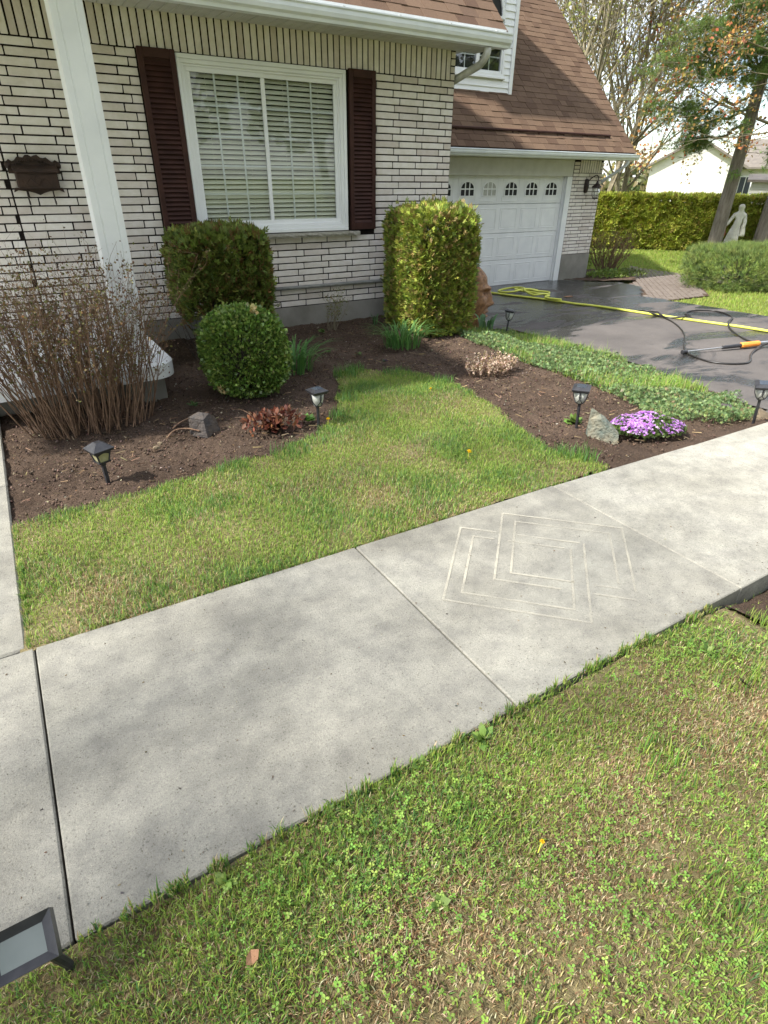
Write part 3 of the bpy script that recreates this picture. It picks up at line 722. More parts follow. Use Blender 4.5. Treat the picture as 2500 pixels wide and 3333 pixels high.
b = B().cbox(0.645, 0.885, 5.007, 5.247, 0.2955, 0.36, 0.006); b.cbox(0.655, 0.875, 5.017, 5.237, 0.36, 0.385, 0.006); b.make('plinth', MT['paint'], colm)
B().box(-2.6, 0.95, 4.55, 6.26, 2.995, 3.12).make('porch_ceiling', MT['soffit'], house)
B().add([(-2.8, 4.4, 3.12), (1.0, 4.4, 3.12), (1.0, 6.5, 3.3), (-2.8, 6.5, 3.3), (-2.8, 4.4, 3.20), (1.0, 4.4, 3.20), (1.0, 6.5, 3.38), (-2.8, 6.5, 3.38)], [(0, 3, 2, 1), (4, 5, 6, 7), (0, 1, 5, 4), (1, 2, 6, 5), (2, 3, 7, 6), (3, 0, 4, 7)]).make('porch_roof', MT['shingle'], house)

cd = B().tube([(2.50, 6.742, 0.462), (4.5, 6.742, 0.457)], 0.021, 10).make('conduit', MT['conduit'], house, True)
for x in (2.64, 4.1):
    B().cbox(x-0.014, x+0.014, 6.716, 6.768, 0.435, 0.49, 0.003).make('clamp', MT['conduit'], cd)

# ---- garage wing
YG = 10.0
gwall = B().box(10.775, 11.66, YG+0.008, YG+0.16, 0.10, 1.99)
gwall.box(5.1, 10.775, YG+0.30, YG+0.4, -0.45, 2.0)
gwall = gwall.make('garage_wall', MT['mortar'], house)
brick_field(gwall, 10.778, 11.66, 0.116, 23, YG, [], off=0.03)
soldiers(gwall, 10.95, 11.58, 0.116+23*CO, 1.935, YG)
for k in range(3):
    piece('brick', BR[k], (10.86, YG, 0.116+23*CO+CO*(k+0.5)), gwall, scale=(0.15/BL, 1, 1))
    piece('brick', BR[k+2], (11.62, YG, 0.116+23*CO+CO*(k+0.5)), gwall, scale=(0.065/BL, 1, 1))
B().box(10.77, 11.665, YG-0.010, YG+0.5, -0.6, 0.112).make('garage_foundation', MT['found'], house)
B().box(11.57, 11.655, YG+0.17, 15, -0.6, 1.95).make('garage_side_wall', MT['mortar'], house)
b = B(); b.cbox(5.1, 10.735, YG-0.03, YG+0.2, 1.630, 1.935, 0.006); b.make('garage_header', MT['soffit'], house)
b = B(); b.cbox(10.620, 10.770, YG-0.004, YG+0.2, -0.425, 1.628, 0.005); b.cbox(10.595, 10.635, YG+0.05, YG+0.2, -0.423, 1.626, 0.004); b.make('door_frame', MT['paint'], house)
# door: four sections, raised panels, arched lights
door = B()
SEC = [(-0.415, 0.085), (0.092, 0.600), (0.607, 1.135), (1.142, 1.640)]
for z0, z1 in SEC: door.cbox(6.0, 10.605, YG+0.085, YG+0.13, z0, z1, 0.006)
door = door.make('garage_door', MT['paint'], house)
YD = YG+0.085
ctr = [10.270-0.557*k for k in range(7)]
def ring(b, x0, x1, z0, z1, y, w_, h_):
    """a raised moulding round a rectangle"""
    P = [(x0, z0), (x1, z0), (x1, z1), (x0, z1)]; Q = [(x0+w_, z0+w_), (x1-w_, z0+w_), (x1-w_, z1-w_), (x0+w_, z1-w_)]
    Rr = [(x0+2*w_, z0+2*w_), (x1-2*w_, z0+2*w_), (x1-2*w_, z1-2*w_), (x0+2*w_, z1-2*w_)]
    V = [(x, y-0.001, z) for x, z in P]+[(x, y-h_, z) for x, z in Q]+[(x, y-0.001, z) for x, z in Rr]
    F = []
    for l in (0, 1): F += [(l*4+i, l*4+(i+1) % 4, l*4+4+(i+1) % 4, l*4+4+i) for i in range(4)]
    b.add(V, F); return b
for (z0, z1) in SEC[:3]:
    for cx in ctr:
        b = ring(B(), cx-0.232, cx+0.232, z0+0.065, z1-0.065, YD, 0.012, 0.007)
        b.cbox(cx-0.19, cx+0.19, YD-0.0045, YD+0.004, z0+0.107, z1-0.107, 0.006); b.make('raised_panel', MT['paint'], door)
for cx in ctr:
    ring(B(), cx-0.225, cx+0.225, 1.18, 1.605, YD, 0.010, 0.006).make('light_frame', MT['paint'], door)
    # arch-headed light with muntins
    n = 10; w2 = 0.158; zb_, zs = 1.290, 1.405
    arch = [(cx-w2, zb_), (cx+w2, zb_), (cx+w2, zs)]+[(cx+w2*math.cos(math.pi*k/n), zs+0.115*math.sin(math.pi*k/n)) for k in range(1, n)]+[(cx-w2, zs)]
    B().exty(arch, YD-0.004, YD+0.01).make('light_pane', MT['frost' if abs(cx-ctr[3]) < 0.01 else 'dark'], door)  # one pane is pale: a reflection put into its colour
    b = B(); out = [(cx+(x-cx)*1.14, 1.39+(z-1.39)*1.17) for x, z in arch]; m_ = len(arch)
    V = [(x, YD-0.012, z) for x, z in out]+[(x, YD-0.012, z) for x, z in arch]+[(x, YD, z) for x, z in out]
    b.add(V, [(i, (i+1) % m_, m_+(i+1) % m_, m_+i) for i in range(m_)]+[(i, 2*m_+i, 2*m_+(i+1) % m_, (i+1) % m_) for i in range(m_)])
    for dx in (-0.052, 0.052): b.box(cx+dx-0.010, cx+dx+0.010, YD-0.011, YD-0.003, zb_, 1.512)
    b.box(cx-w2, cx+w2, YD-0.0105, YD-0.0035, 1.392, 1.414)
    b.make('light_muntin', MT['white'], door)

# garage gutter, soffit, roof
B().box(5.1, 12.15, 9.68, YG-0.001, 1.936, 1.96).make('garage_soffit', MT['soffit'], house)
B().box(5.1, 12.16, 9.645, 9.68, 1.93, 2.05).make('garage_fascia', MT['paint'], house)
gg = [(y-6.325+9.643, (z-2.842)*0.80+1.942) for y, z in GP]
B().extx(gg, 5.12, 12.17).make('garage_gutter', MT['alu'], house)
B().tube([(11.93, 9.60, 1.955), (11.93, 9.605, 1.90), (11.92, 9.63, 1.85), (11.88, 9.75, 1.76), (11.79, 10.05, 1.56), (11.73, 10.28, 1.42), (11.72, 10.30, 1.3), (11.72, 10.3, -0.45)], 0.034, 8).make('garage_downspout', MT['alu'], house, True)
groof = B().add([(5.11, 9.66, 2.055), (12.185, 9.66, 2.055), (12.185, 13.4, 5.795), (5.11, 13.4, 5.795), (5.11, 9.66, 1.99), (12.185, 9.66, 1.99), (12.185, 13.4, 5.73), (5.11, 13.4, 5.73)],
                [(0, 1, 2, 3), (4, 7, 6, 5), (0, 4, 5, 1), (1, 5, 6, 2), (2, 6, 7, 3), (3, 7, 4, 0)]).make('garage_roof', MT['roofdeck'], house)
shingle_roof(groof, 6.8, 12.192, 9.652, 2.066, 37, 300, skip=lambda xa, xb, yy: xb < 9.33 and xa > 6.9 and yy > 10.62,
             vis=lambda it: not (it[0] < 7.2 or it[0] > 12.3))
# snow guard
sg = B().tube([(7.2, 9.90, 2.375), (11.58, 9.90, 2.375)], 0.022, 6).make('snow_guard', MT['shutter'], groof)
for k in range(7):
    x = 7.55+k*0.67
    if x < 11.6: B().box(x-0.012, x+0.012, 9.89, 9.96, 2.30, 2.37).make('guard_bracket', MT['shutter'], groof)
# dormer
DX0, DX1, DY = 6.7, 9.34, 10.58
dorm = B(); dorm.box(DX0, DX1-0.02, DY+0.03, DY+0.12, 2.97, 5.4); dorm.box(DX1-0.12, DX1-0.02, DY+0.12, 13.4, 2.97, 5.4)
dorm.add([(DX0, 10.35, 5.36), (9.5, 10.35, 5.36), (9.5, 14.2, 5.36), (DX0, 14.2, 5.36), (DX0, 10.35, 5.50), (9.5, 10.35, 5.50), (9.5, 14.2, 5.50), (DX0, 14.2, 5.50)],
         [(0, 3, 2, 1), (4, 5, 6, 7), (0, 1, 5, 4), (1, 2, 6, 5), (2, 3, 7, 6), (3, 0, 4, 7)])
dorm = dorm.make('dormer', MT['white'], house)
zz = 2.985; k = 0
while zz < 5.3:
    z1 = zz+0.104
    for (xa, xb) in (((DX0, 7.86), (9.10, DX1-0.075)) if (z1 > 3.25 and zz < 3.72) else ((DX0, 7.9), (9.03, DX1-0.075)) if (z1 > 4.06) else ((DX0, DX1-0.075),)):
        B().add([(xa, DY-0.012, zz), (xb, DY-0.012, zz), (xb, DY+0.006, z1), (xa, DY+0.006, z1), (xa, DY+0.03, zz), (xb, DY+0.03, zz), (xb, DY+0.03, z1), (xa, DY+0.03, z1)],
                [(0, 1, 2, 3), (4, 7, 6, 5), (0, 4, 5, 1), (3, 2, 6, 7), (1, 5, 6, 2), (0, 3, 7, 4)]).make('siding_board', MT['white'], dorm)
    zz = z1; k += 1
B().cbox(DX1-0.072, DX1+0.01, DY-0.022, DY+0.10, 2.94, 5.36, 0.004).make('corner_trim', MT['white'], dorm)
B().cbox(DX0, DX1-0.074, DY-0.016, DY+0.03, 2.945, 2.983, 0.003).make('base_trim', MT['white'], dorm)
b = B(); rect_frame(b, 7.86, 9.10, 3.25, 3.75, 0.05, DY-0.03, DY+0.05)
rect_frame(b, 7.91, 9.05, 3.30, 3.70, 0.035, DY-0.015, DY+0.05)
b.cbox(8.42, 8.50, DY-0.014, DY+0.05, 3.335, 3.665, 0.004); b.cbox(7.83, 9.13, DY-0.05, DY+0.02, 3.215, 3.25, 0.005)
b.make('dormer_window', MT['white'], dorm)
for a, c in ((7.945, 8.42), (8.50, 9.015)):
    B().box(a, c, DY+0.012, DY+0.016, 3.335, 3.665).make('dormer_pane', MT['glass'], dorm)
    x = (a+c)/2
    B().box(x-0.009, x+0.009, DY+0.020, DY+0.026, 3.335, 3.665).make('dormer_muntin', MT['white'], dorm)
    B().box(a, c, DY+0.0205, DY+0.0265, 3.535, 3.553).make('dormer_muntin', MT['white'], dorm)
    B().box(a, c, DY+0.0275, DY+0.029, 3.335, 3.665).make('dormer_backing', MT['dark'], dorm)
b = B(); n = 14   # half-round light above
oa = [(8.46+0.56*math.cos(math.pi*k/n), 4.10+0.56*math.sin(math.pi*k/n)) for k in range(n+1)]; ob = [(8.46+0.49*math.cos(math.pi*k/n), 4.135+0.47*math.sin(math.pi*k/n)) for k in range(n+1)]
V = [(x, DY-0.03, z) for x, z in oa]+[(x, DY-0.03, z) for x, z in ob]+[(x, DY+0.03, z) for x, z in oa]+[(x, DY+0.03, z) for x, z in ob]; m_ = n+1
Fq = [(i, (i+1) % m_, m_+(i+1) % m_, m_+i) for i in range(m_)]+[(i, 2*m_+i, 2*m_+(i+1) % m_, (i+1) % m_) for i in range(m_)]+[(m_+i, m_+(i+1) % m_, 3*m_+(i+1) % m_, 3*m_+i) for i in range(m_)]
b.add(V, Fq); b.make('arched_window', MT['white'], dorm)
B().exty(ob, DY+0.0, DY+0.02).make('arched_pane', MT['dark'], dorm)

# ------------------------------------------------------------------ foliage tools
def frames(d, roll):
    d = d/np.linalg.norm(d, axis=1, keepdims=True)
    ref = np.where(np.abs(d[:, 2:3]) < 0.95, np.array([[0, 0, 1.0]]), np.array([[1.0, 0, 0]]))
    a = np.cross(ref, d); a /= np.linalg.norm(a, axis=1, keepdims=True); b = np.cross(d, a)
    c, s = np.cos(roll)[:, None], np.sin(roll)[:, None]
    return a*c+b*s, -a*s+b*c, d

def scatter(tv, tf, P, D, roll, sc, col, sub=None):
    """copies of a template (local z along D) as one vertex/face set; tf is (m,k)"""
    a, b, d = frames(D, roll); tv = np.asarray(tv, float)
    sc = np.asarray(sc)
    sc = sc[:, None, None] if sc.ndim == 1 else sc[:, None, :]
    L = tv[None]*sc
    V = P[:, None]+L[..., 0:1]*a[:, None]+L[..., 1:2]*b[:, None]+L[..., 2:3]*d[:, None]
    k = len(tv); n = len(P)
    F = (np.asarray(tf)[None]+(np.arange(n)*k)[:, None, None]).reshape(-1, len(tf[0]))
    C = np.repeat(col, k, axis=0)
    return V.reshape(-1, 3), F, C

def join(parts):
    V = []; Fs = {}; C = []; o = 0
    for v, f, c in parts:
        V.append(v); C.append(c); Fs.setdefault(f.shape[1], []).append(f+o); o += len(v)
    return np.concatenate(V), [np.concatenate(x) for x in Fs.values()], np.concatenate(C)

def segs(P0, P1, R0, R1, n=4):
    P0 = np.asarray(P0, float); P1 = np.asarray(P1, float)
    a, b, d = frames(P1-P0, np.zeros(len(P0)))
    an = np.arange(n)*2*np.pi/n
    ringv = a[:, None]*np.cos(an)[None, :, None]+b[:, None]*np.sin(an)[None, :, None]
    V = np.concatenate([P0[:, None]+ringv*np.asarray(R0)[:, None, None], P1[:, None]+ringv*np.asarray(R1)[:, None, None]], 1)
    i = np.arange(n); F = np.stack([i, (i+1) % n, n+(i+1) % n, n+i], -1)
    F = (F[None]+(np.arange(len(P0))*2*n)[:, None, None]).reshape(-1, 4)
    return V.reshape(-1, 3), F

def pick(q, pal, n, jit=0.12, w_=None):
    c = np.array(pal)[q.choice(len(pal), n, p=w_)]
    return np.clip(c*(1+q.normal(0, jit, (n, 1)))*(1+q.normal(0, jit*0.4, (n, 3))), 0.003, 0.95)

KITE = ([(0, 0, 0), (0.5, 0.06, 0.5), (0, 0, 1), (-0.5, 0.06, 0.5)], [(0, 1, 2, 3)])
def fan():
    V = []; F = []
    for an, L in ((-1.05, 0.55), (-0.55, 0.82), (0.0, 1.0), (0.55, 0.82), (1.05, 0.55)):
        o = len(V); dx, dz = math.sin(an), math.cos(an); px, pz = dz, -dx; w_ = 0.13
        V += [(dx*0.08, 0, dz*0.08), (dx*L*0.6+px*w_, 0.05*L, dz*L*0.6+pz*w_), (dx*L, -0.04, dz*L), (dx*L*0.6-px*w_, 0.05*L, dz*L*0.6-pz*w_)]
        F.append((o, o+1, o+2, o+3))
    return V, F
FAN = fan()
def tuft(n, seed, spread=0.9, wd=0.02):
    q = np.random.default_rng(seed); V = []; F = []
    for k in range(n):
        az = q.uniform(0, 6.28); t = q.uniform(0.15, spread); o = len(V)
        d = np.array([math.cos(az)*math.sin(t), math.sin(az)*math.sin(t), math.cos(t)]); s_ = np.array([-math.sin(az), math.cos(az), 0])*wd
        z0 = np.array([0, 0, q.uniform(0, 0.3)])
        V += [tuple(z0+s_), tuple(z0-s_), tuple(z0+d*q.uniform(0.7, 1.0))]; F.append((o, o+1, o+2))
    return V, F
TUFT = tuft(16, 1)

def sup_points(q, n, c, half, p, depth, lump=0.05, lumps=5.0, zmin=None, seed=0):
    """points near the skin of a lumpy super-ellipsoid; returns position and outward direction"""
    u = q.normal(size=(n, 3)); u /= np.linalg.norm(u, axis=1, keepdims=True)
    hx = np.array(half)
    r = (np.abs(u/hx)**p).sum(1)**(-1/p)
    S_ = u*r[:, None]
    nl = vnoise(S_[:, 0]+S_[:, 2]*0.7, S_[:, 1]-S_[:, 2]*0.6, lumps, seed)
    t = 1-np.abs(q.normal(0, depth, n))+lump*nl+np.where(q.random(n) < 0.25, np.abs(q.normal(0, 0.045, n)), 0)
    P = S_*t[:, None]
    g = np.sign(u)*np.abs(S_/hx)**(p-1)/hx; g /= np.linalg.norm(g, axis=1, keepdims=True)
    return P+np.array(c), g, nl, t

def topiary(name, c, half, p, n, size, pal, label, cat, mat, tmpl=FAN, depth=0.09, lump=0.05, seed=1, up=0.5, trunk=None, drop=0.0, group=None, bare=None, base=None):
    q = np.random.default_rng(seed)
    t_ = thing(name, (c[0], c[1], base if base is not None else c[2]-half[2]), label, cat, group)
    P, g, nl, t = sup_points(q, n, c, half, p, depth, lump, 7.0, seed=seed)
    if drop:
        keep = (vnoise(P[:, 0]*1.3+P[:, 2], P[:, 1]*1.3-P[:, 2]*0.8, 14.0, seed+3) > -drop) | (q.random(len(P)) < 0.35)
        P, g, nl, t = P[keep], g[keep], nl[keep], t[keep]
    if bare is not None:
        keep = bare(P, q); P, g, nl, t = P[keep], g[keep], nl[keep], t[keep]
    D = g+q.normal(0, 0.45, g.shape)+np.array([0, 0, up])
    col = pick(q, pal, len(P), 0.16)
    V, F_, C = scatter(*tmpl, P, D, q.uniform(0, 6.28, len(P)), q.uniform(0.7, 1.25, len(P))*size, col)
    np_obj('foliage', V, [F_], mat, t_, C)
    # inner branches: trunk with limbs reaching to the skin
    m = 70; s0 = np.array([[c[0], c[1], trunk or c[2]-half[2]]]*m)+q.normal(0, 0.04, (m, 3))*[1, 1, 0.2]
    e, _, _, _ = sup_points(q, m, c, np.array(half)*0.92, p, 0.08)
    mid = s0*0.45+e*0.55; mid[:, :2] = s0[:, :2]*0.6+e[:, :2]*0.4
    v1, f1 = segs(s0, mid, np.full(m, 0.012), np.full(m, 0.007)); v2, f2 = segs(mid, e, np.full(m, 0.007), np.full(m, 0.003))
    np_obj('branches', np.concatenate([v1, v2]), [np.concatenate([f1, f2+len(v1)])], MT['dtwig'], t_)
    return t_

# ------------------------------------------------------------------ grass
def blades(q, P, h, wd, lean, col, fl=None):
    n = len(P); az = q.uniform(0, 6.28, n)
    d = np.stack([np.cos(az), np.sin(az), np.zeros(n)], -1); s_ = np.stack([-np.sin(az), np.cos(az), np.zeros(n)], -1)
    up = np.array([[0, 0, 1.0]])
    l1 = lean*0.35; l2 = lean
    m_ = P+d*(h*l1)[:, None]*0.55+up*(h*0.55*np.sqrt(np.clip(1-l1**2, 0.05, 1)))[:, None]
    t = m_+d*(h*l2)[:, None]*0.5+up*(h*0.45*np.sqrt(np.clip(1-l2**2, 0.02, 1)))[:, None]
    w2 = wd[:, None]
    V = np.stack([P-s_*w2, P+s_*w2, m_+s_*w2*0.8, m_-s_*w2*0.8, t], 1).reshape(-1, 3)
    o = np.arange(n)*5
    Q = np.stack([o, o+1, o+2, o+3], -1); T = np.stack([o+3, o+2, o+4], -1)
    return V, Q, T, np.repeat(col, 5, 0)

G_FRESH = [(0.235, 0.35, 0.06), (0.29, 0.40, 0.07), (0.175, 0.29, 0.05), (0.36, 0.43, 0.10)]
G_DARK = [(0.11, 0.22, 0.05), (0.135, 0.26, 0.055), (0.115, 0.23, 0.075)]
G_DRY = [(0.50, 0.41, 0.23), (0.42, 0.32, 0.17), (0.57, 0.49, 0.30), (0.28, 0.175, 0.09), (0.24, 0.145, 0.075)]
def grass_field(name, label, poly, n, zf, seed, dens, hr, wr, dry, rag=0.0):
    q = np.random.default_rng(seed); A = np.array(poly)
    x = q.uniform(A[:, 0].min(), A[:, 0].max(), n*2); y = q.uniform(A[:, 1].min(), A[:, 1].max(), n*2)
    rg = rag*smoothstep(-0.28, -0.05, x)*smoothstep(2.2, 2.45, y)
    k = inpoly(x+rg*vnoise(x, y, 16, 91)+rg*0.6*vnoise(x, y, 40, 93), y+rg*vnoise(x, y, 18, 92), poly); x, y = x[k], y[k]
    k = q.random(len(x)) < dens(x, y); x, y = x[k][:n], y[k][:n]
    m = len(x)
    patchy = vnoise(x, y, 3.2, seed+1)+0.6*vnoise(x, y, 9, seed+2)
    dk = vnoise(x, y, 5.5, seed+5)
    isdry = q.random(m) < np.clip(dry-0.40*patchy, 0.04, 0.9)
    isdark = (~isdry) & (q.random(m) < np.clip(0.22+0.45*dk, 0.03, 0.9))
    col = pick(q, G_FRESH, m, 0.14); col[isdry] = pick(q, G_DRY, int(isdry.sum()), 0.18); col[isdark] = pick(q, G_DARK, int(isdark.sum()), 0.15)
    h = q.uniform(hr[0], hr[1], m)*(1+0.45*np.clip(dk, -0.5, 1)); h[isdry] *= 0.75
    lean = np.clip(q.normal(0.68, 0.22, m), 0.05, 0.97); lean[isdry] = np.clip(q.normal(0.88, 0.1, isdry.sum()), 0.3, 0.985)
    wd = q.uniform(wr[0], wr[1], m)
    V, Q, T, C = blades(q, np.stack([x, y, zf(x, y)], -1), h, wd, lean, col)
    return tag(np_obj(name, V, [Q, T], MT['grass'], None, C), label, 'grass', None, 'stuff')

def lawnz(x, y): return hgt(x, y)+0.022+0.006*vnoise(x, y, 12, 4)-0.003
def frontz(x, y): return hgt(x, y)+0.008*vnoise(x, y, 12, 6)+0.004*vnoise(x, y, 40, 7)-0.003
LAWNG = [(x+(0.03 if x < 0 else 0), y+(0.022 if y < 2.2 else 0)) for x, y in LAWN]
grass_field('grass', 'patchy spring grass on the lawn between sidewalk and flower bed', LAWNG, 150000, lawnz, 31,
            lambda x, y: np.clip(0.72+0.3*vnoise(x, y, 7, 9), 0.25, 1), (0.016, 0.042), (0.0009, 0.0020), 0.15, 0.03)
VISF = [(-1.0, 0.97), (-0.7, 0.2), (0.2, -0.35), (1.4, -0.45), (3.2, 0.5), (3.6, 0.955), (2.53, 0.962), (1.17, 0.97)]
grass_field('grass', 'thin tan and green grass with clover in front of the sidewalk', VISF, 170000, frontz, 41,
            lambda x, y: np.clip(0.80+0.5*vnoise(x, y, 5, 12)-0.5*smoothstep(1.2, 2.0, x)*np.clip(vnoise(x, y, 4, 14)+0.3, 0, 1)-0.9*smoothstep(2.30, 2.5, x)*smoothstep(0.55, 0.75, y), 0.04, 1), (0.016, 0.040), (0.0009, 0.0019), 0.40)
# taller rough tufts along the lawn edge and on the lawn
def tufts(name, label, spots, seed, pal, per=120):
    q = np.random.default_rng(seed); P = []; H = []
    for x, y, r, h in spots:
        m = int(per*(r/0.1)**1.3)
        a = q.uniform(0, 6.28, m); rr = r*np.sqrt(q.random(m))
        P.append(np.stack([x+rr*np.cos(a), y+rr*np.sin(a), hgt(x+rr*np.cos(a), y+rr*np.sin(a))+0.012], -1)); H.append(q.uniform(0.6, 1.2, m)*h)
    P = np.concatenate(P); H = np.concatenate(H); m = len(P)
    V, Q, T, C = blades(q, P, H, q.uniform(0.0012, 0.0026, m), np.clip(q.normal(0.45, 0.2, m), 0.05, 0.95), pick(q, pal, m, 0.15))
    return tag(np_obj(name, V, [Q, T], MT['grass'], None, C), label, 'grass', None, 'stuff')
tufts('grass_tufts', 'taller dark green grass tufts along the lawn edges', [(2.5, 4.75, 0.12, 0.11), (2.65, 4.83, 0.10, 0.10), (2.95, 4.55, 0.14, 0.08), (3.2, 4.15, 0.10, 0.08), (2.2, 4.15, 0.09, 0.09), (1.95, 3.85, 0.08, 0.09), (3.02, 2.35, 0.10, 0.10), (2.95, 2.45, 0.08, 0.09), (0.95, 3.36, 0.10, 0.07), (0.42, 3.05, 0.12, 0.05), (0.75, 2.95, 0.10, 0.07), (1.35, 3.38, 0.14, 0.08), (0.2, 2.3, 0.07, 0.06), (1.9, 2.5, 0.14, 0.05), (2.3, 2.75, 0.12, 0.05), (1.5, 2.35, 0.10, 0.05), (2.6, 3.2, 0.16, 0.05)], 51, G_DARK+[(0.09, 0.19, 0.035)])
tufts('grass_tufts', 'bright green grass tufts in the front lawn', [(1.4, 0.55, 0.10, 0.06), (2.0, 0.65, 0.12, 0.06), (0.75, 0.72, 0.08, 0.06), (1.15, 0.25, 0.09, 0.05), (0.25, 0.82, 0.06, 0.07), (0.02, 0.86, 0.05, 0.07), (2.45, 0.78, 0.10, 0.06), (0.6, 0.3, 0.08, 0.05), (1.8, 0.4, 0.10, 0.05)], 52, G_FRESH+[(0.08, 0.19, 0.035)], 100)

# ragged grass hanging over the slab edges
q = np.random.default_rng(57); E_ = []
for k in range(70):
    x = q.uniform(-0.25, 2.40); E_.append((x, float(np.interp(x, *NEAR))-0.012, q.uniform(0.006, 0.020), q.uniform(0.018, 0.050)))
for k in range(110):
    x = q.uniform(-0.24, 3.0); E_.append((x, float(np.interp(x, *FAR))+0.010, q.uniform(0.008, 0.018), q.uniform(0.02, 0.04)))
for k in range(50): E_.append((-0.275, q.uniform(2.2, 3.25), q.uniform(0.008, 0.016), q.uniform(0.025, 0.05)))
tufts('edge_grass', 'grass blades flopping over the edges of the sidewalk slabs', E_, 58, G_FRESH+G_DARK+G_DRY[:2], 330)

# clover and broad weeds in the front lawn
q = np.random.default_rng(61); n = 7200
x = q.uniform(-0.6, 3.2, n*2); y = q.uniform(-0.3, 0.93, n*2); k = inpoly(x, y, VISF); x, y = x[k], y[k]
k = q.random(len(x)) < np.clip(0.40+0.85*vnoise(x, y, 3.6, 66)+0.45*vnoise(x, y, 15, 67)-0.35*smoothstep(1.3, 2.0, x), 0.02, 1); x, y = x[k][:n], y[k][:n]; n = len(x)
oct_ = [(0, 0, 0)]+[(0.5*math.cos(a), 0.5*math.sin(a)+0.5, 0.09*(1 if i % 2 else 0)) for i, a in enumerate(np.linspace(-1.57, 4.71, 8)[:-1])]
LOBE = (oct_, [(0, i, i % 7+1) for i in range(1, 8)])
def trefoil():
    V = []; F = []
    for k_ in range(3):
        an = k_*2.094; o = len(V); c_, s_ = math.cos(an), math.sin(an)
        pts = [(0, 0.05, 0.0), (0.30, 0.42, 0.10), (0.26, 0.85, 0.16), (0, 0.95, 0.08), (-0.26, 0.85, 0.16), (-0.30, 0.42, 0.10)]
        V += [(px*c_-py*s_, px*s_+py*c_, pz) for px, py, pz in pts]; F += [(o, o+1, o+2, o+3), (o, o+3, o+4, o+5)]
    return V, F
TRE = trefoil()
D = np.array([[0, 0, 1.0]])+q.normal(0, 0.30, (n, 3))
V, F_, C = scatter(*TRE, np.stack([x, y, frontz(x, y)+q.uniform(0.016, 0.040, n)], -1), D, q.uniform(0, 6.28, n), q.uniform(0.0045, 0.0105, n), pick(q, [(0.20, 0.36, 0.06), (0.25, 0.41, 0.075), (0.16, 0.30, 0.05), (0.30, 0.41, 0.085)], n, 0.14))
tag(np_obj('clover', V, [F_], MT['grass'], None, C), 'bright green clover scattered through the thin front lawn', 'clover', None, 'stuff')

# broad-leaf weeds: each rosette a plant
LEAF = ([(0, 0, 0), (0.20, 0.02, 0.35), (0.24, 0.08, 0.65), (0, 0.16, 1.0), (-0.24, 0.08, 0.65), (-0.20, 0.02, 0.35), (0, 0.0, 0.5)],
        [(0, 1, 6, 5), (1, 2, 3, 6), (5, 6, 3, 4)])
def rosette(name, loc, n, size, pal, label, cat, tilt=0.9, seed=0, group=None, mat='leaf', parts=None, tvar=0.3):
    q = np.random.default_rng(seed)
    t_ = thing(name, loc, label, cat, group)
    az = q.uniform(0, 6.28, n); tl = np.clip(q.normal(tilt, tvar, n), 0.05, 1.5)
    D = np.stack([np.cos(az)*np.sin(tl), np.sin(az)*np.sin(tl), np.cos(tl)], -1)
    P = np.array([loc]*n)+q.normal(0, size*0.10, (n, 3))*[1, 1, 0.2]
    # leaves arch: roll so that local y faces down/up
    a, b_, d_ = frames(D, np.zeros(n))
    V, F_, C = scatter(*LEAF, P, D, q.normal(math.pi, 0.3, n), q.uniform(0.6, 1.15, n)*size, pick(q, pal, n, 0.14))
    np_obj('leaves', V, [F_], MT[mat], t_, C)
    return t_
WEED = [(0.15, 0.24, 0.05), (0.19, 0.28, 0.06), (0.12, 0.20, 0.05)]
for i, (x, y, s_, lab) in enumerate(((0.97, 0.93, 0.075, 'broad leaved weed leaning over the sidewalk edge near the middle slab joint'), (0.74, 0.95, 0.06, 'small upright weed against the sidewalk edge left of the larger weed'),
        (0.10, 0.93, 0.05, 'leafy weed at sidewalk edge beside the spotlight'), (2.02, 0.80, 0.07, 'leafy weed patch at lawn edge below the washed diamonds'), (0.42, 0.955, 0.045, 'small weed on the sidewalk edge right of the first joint'),
        (2.2, 0.62, 0.06, 'weed with long leaves at the right lawn side'), (1.85, 0.15, 0.06, 'flat weed rosette low in the right lawn corner'), (0.55, 0.60, 0.055, 'weed rosette in the middle of the front lawn'))):
    rosette('weed', (x, y, h1(x, y)+0.01), 18, s_*0.62, WEED, lab, 'weed', 0.95, 200+i)

# dandelions
def dandelion(x, y, z, r, label, h=0.03):
    t_ = thing('dandelion', (x, y, z), label, 'flower', 'yellow dandelions')
    B().tube([(x, y, z-0.01), (x+0.006, y, z+h)], 0.0018, 5).make('stem', MT['yhose'], t_)
    q = np.random.default_rng(int(x*1000)); n = 60; az = q.uniform(0, 6.28, n); tl = q.uniform(0.2, 1.45, n)
    D = np.stack([np.cos(az)*np.sin(tl), np.sin(az)*np.sin(tl), np.cos(tl)], -1)
    V, F_, C = scatter([(-0.12, 0, 0), (0.12, 0, 0), (0.14, 0, 0.95), (-0.14, 0, 0.95)], [(0, 1, 2, 3)], np.array([(x+0.006, y, z+h)]*n), D, q.uniform(0, 6, n), np.full(n, r), pick(q, [(0.85, 0.60, 0.03), (0.9, 0.66, 0.04)], n, 0.06))
    np_obj('petals', V, [F_], MT['petal'], t_, C)
for x, y, r, lab, hh in ((2.335, 2.72, 0.018, 'yellow dandelion in the grass near the sidewalk side of the lawn', 0.05), (2.90, 3.95, 0.013, 'small yellow dandelion near the top of the lawn', 0.04), (1.80, 3.72, 0.016, 'yellow dandelion at the bed edge beside the middle path light', 0.05), (0.86, 0.56, 0.008, 'yellow dandelion in the thin front lawn', 0.035)):
    dandelion(x, y, h1(x, y)+0.02, r, lab, hh)

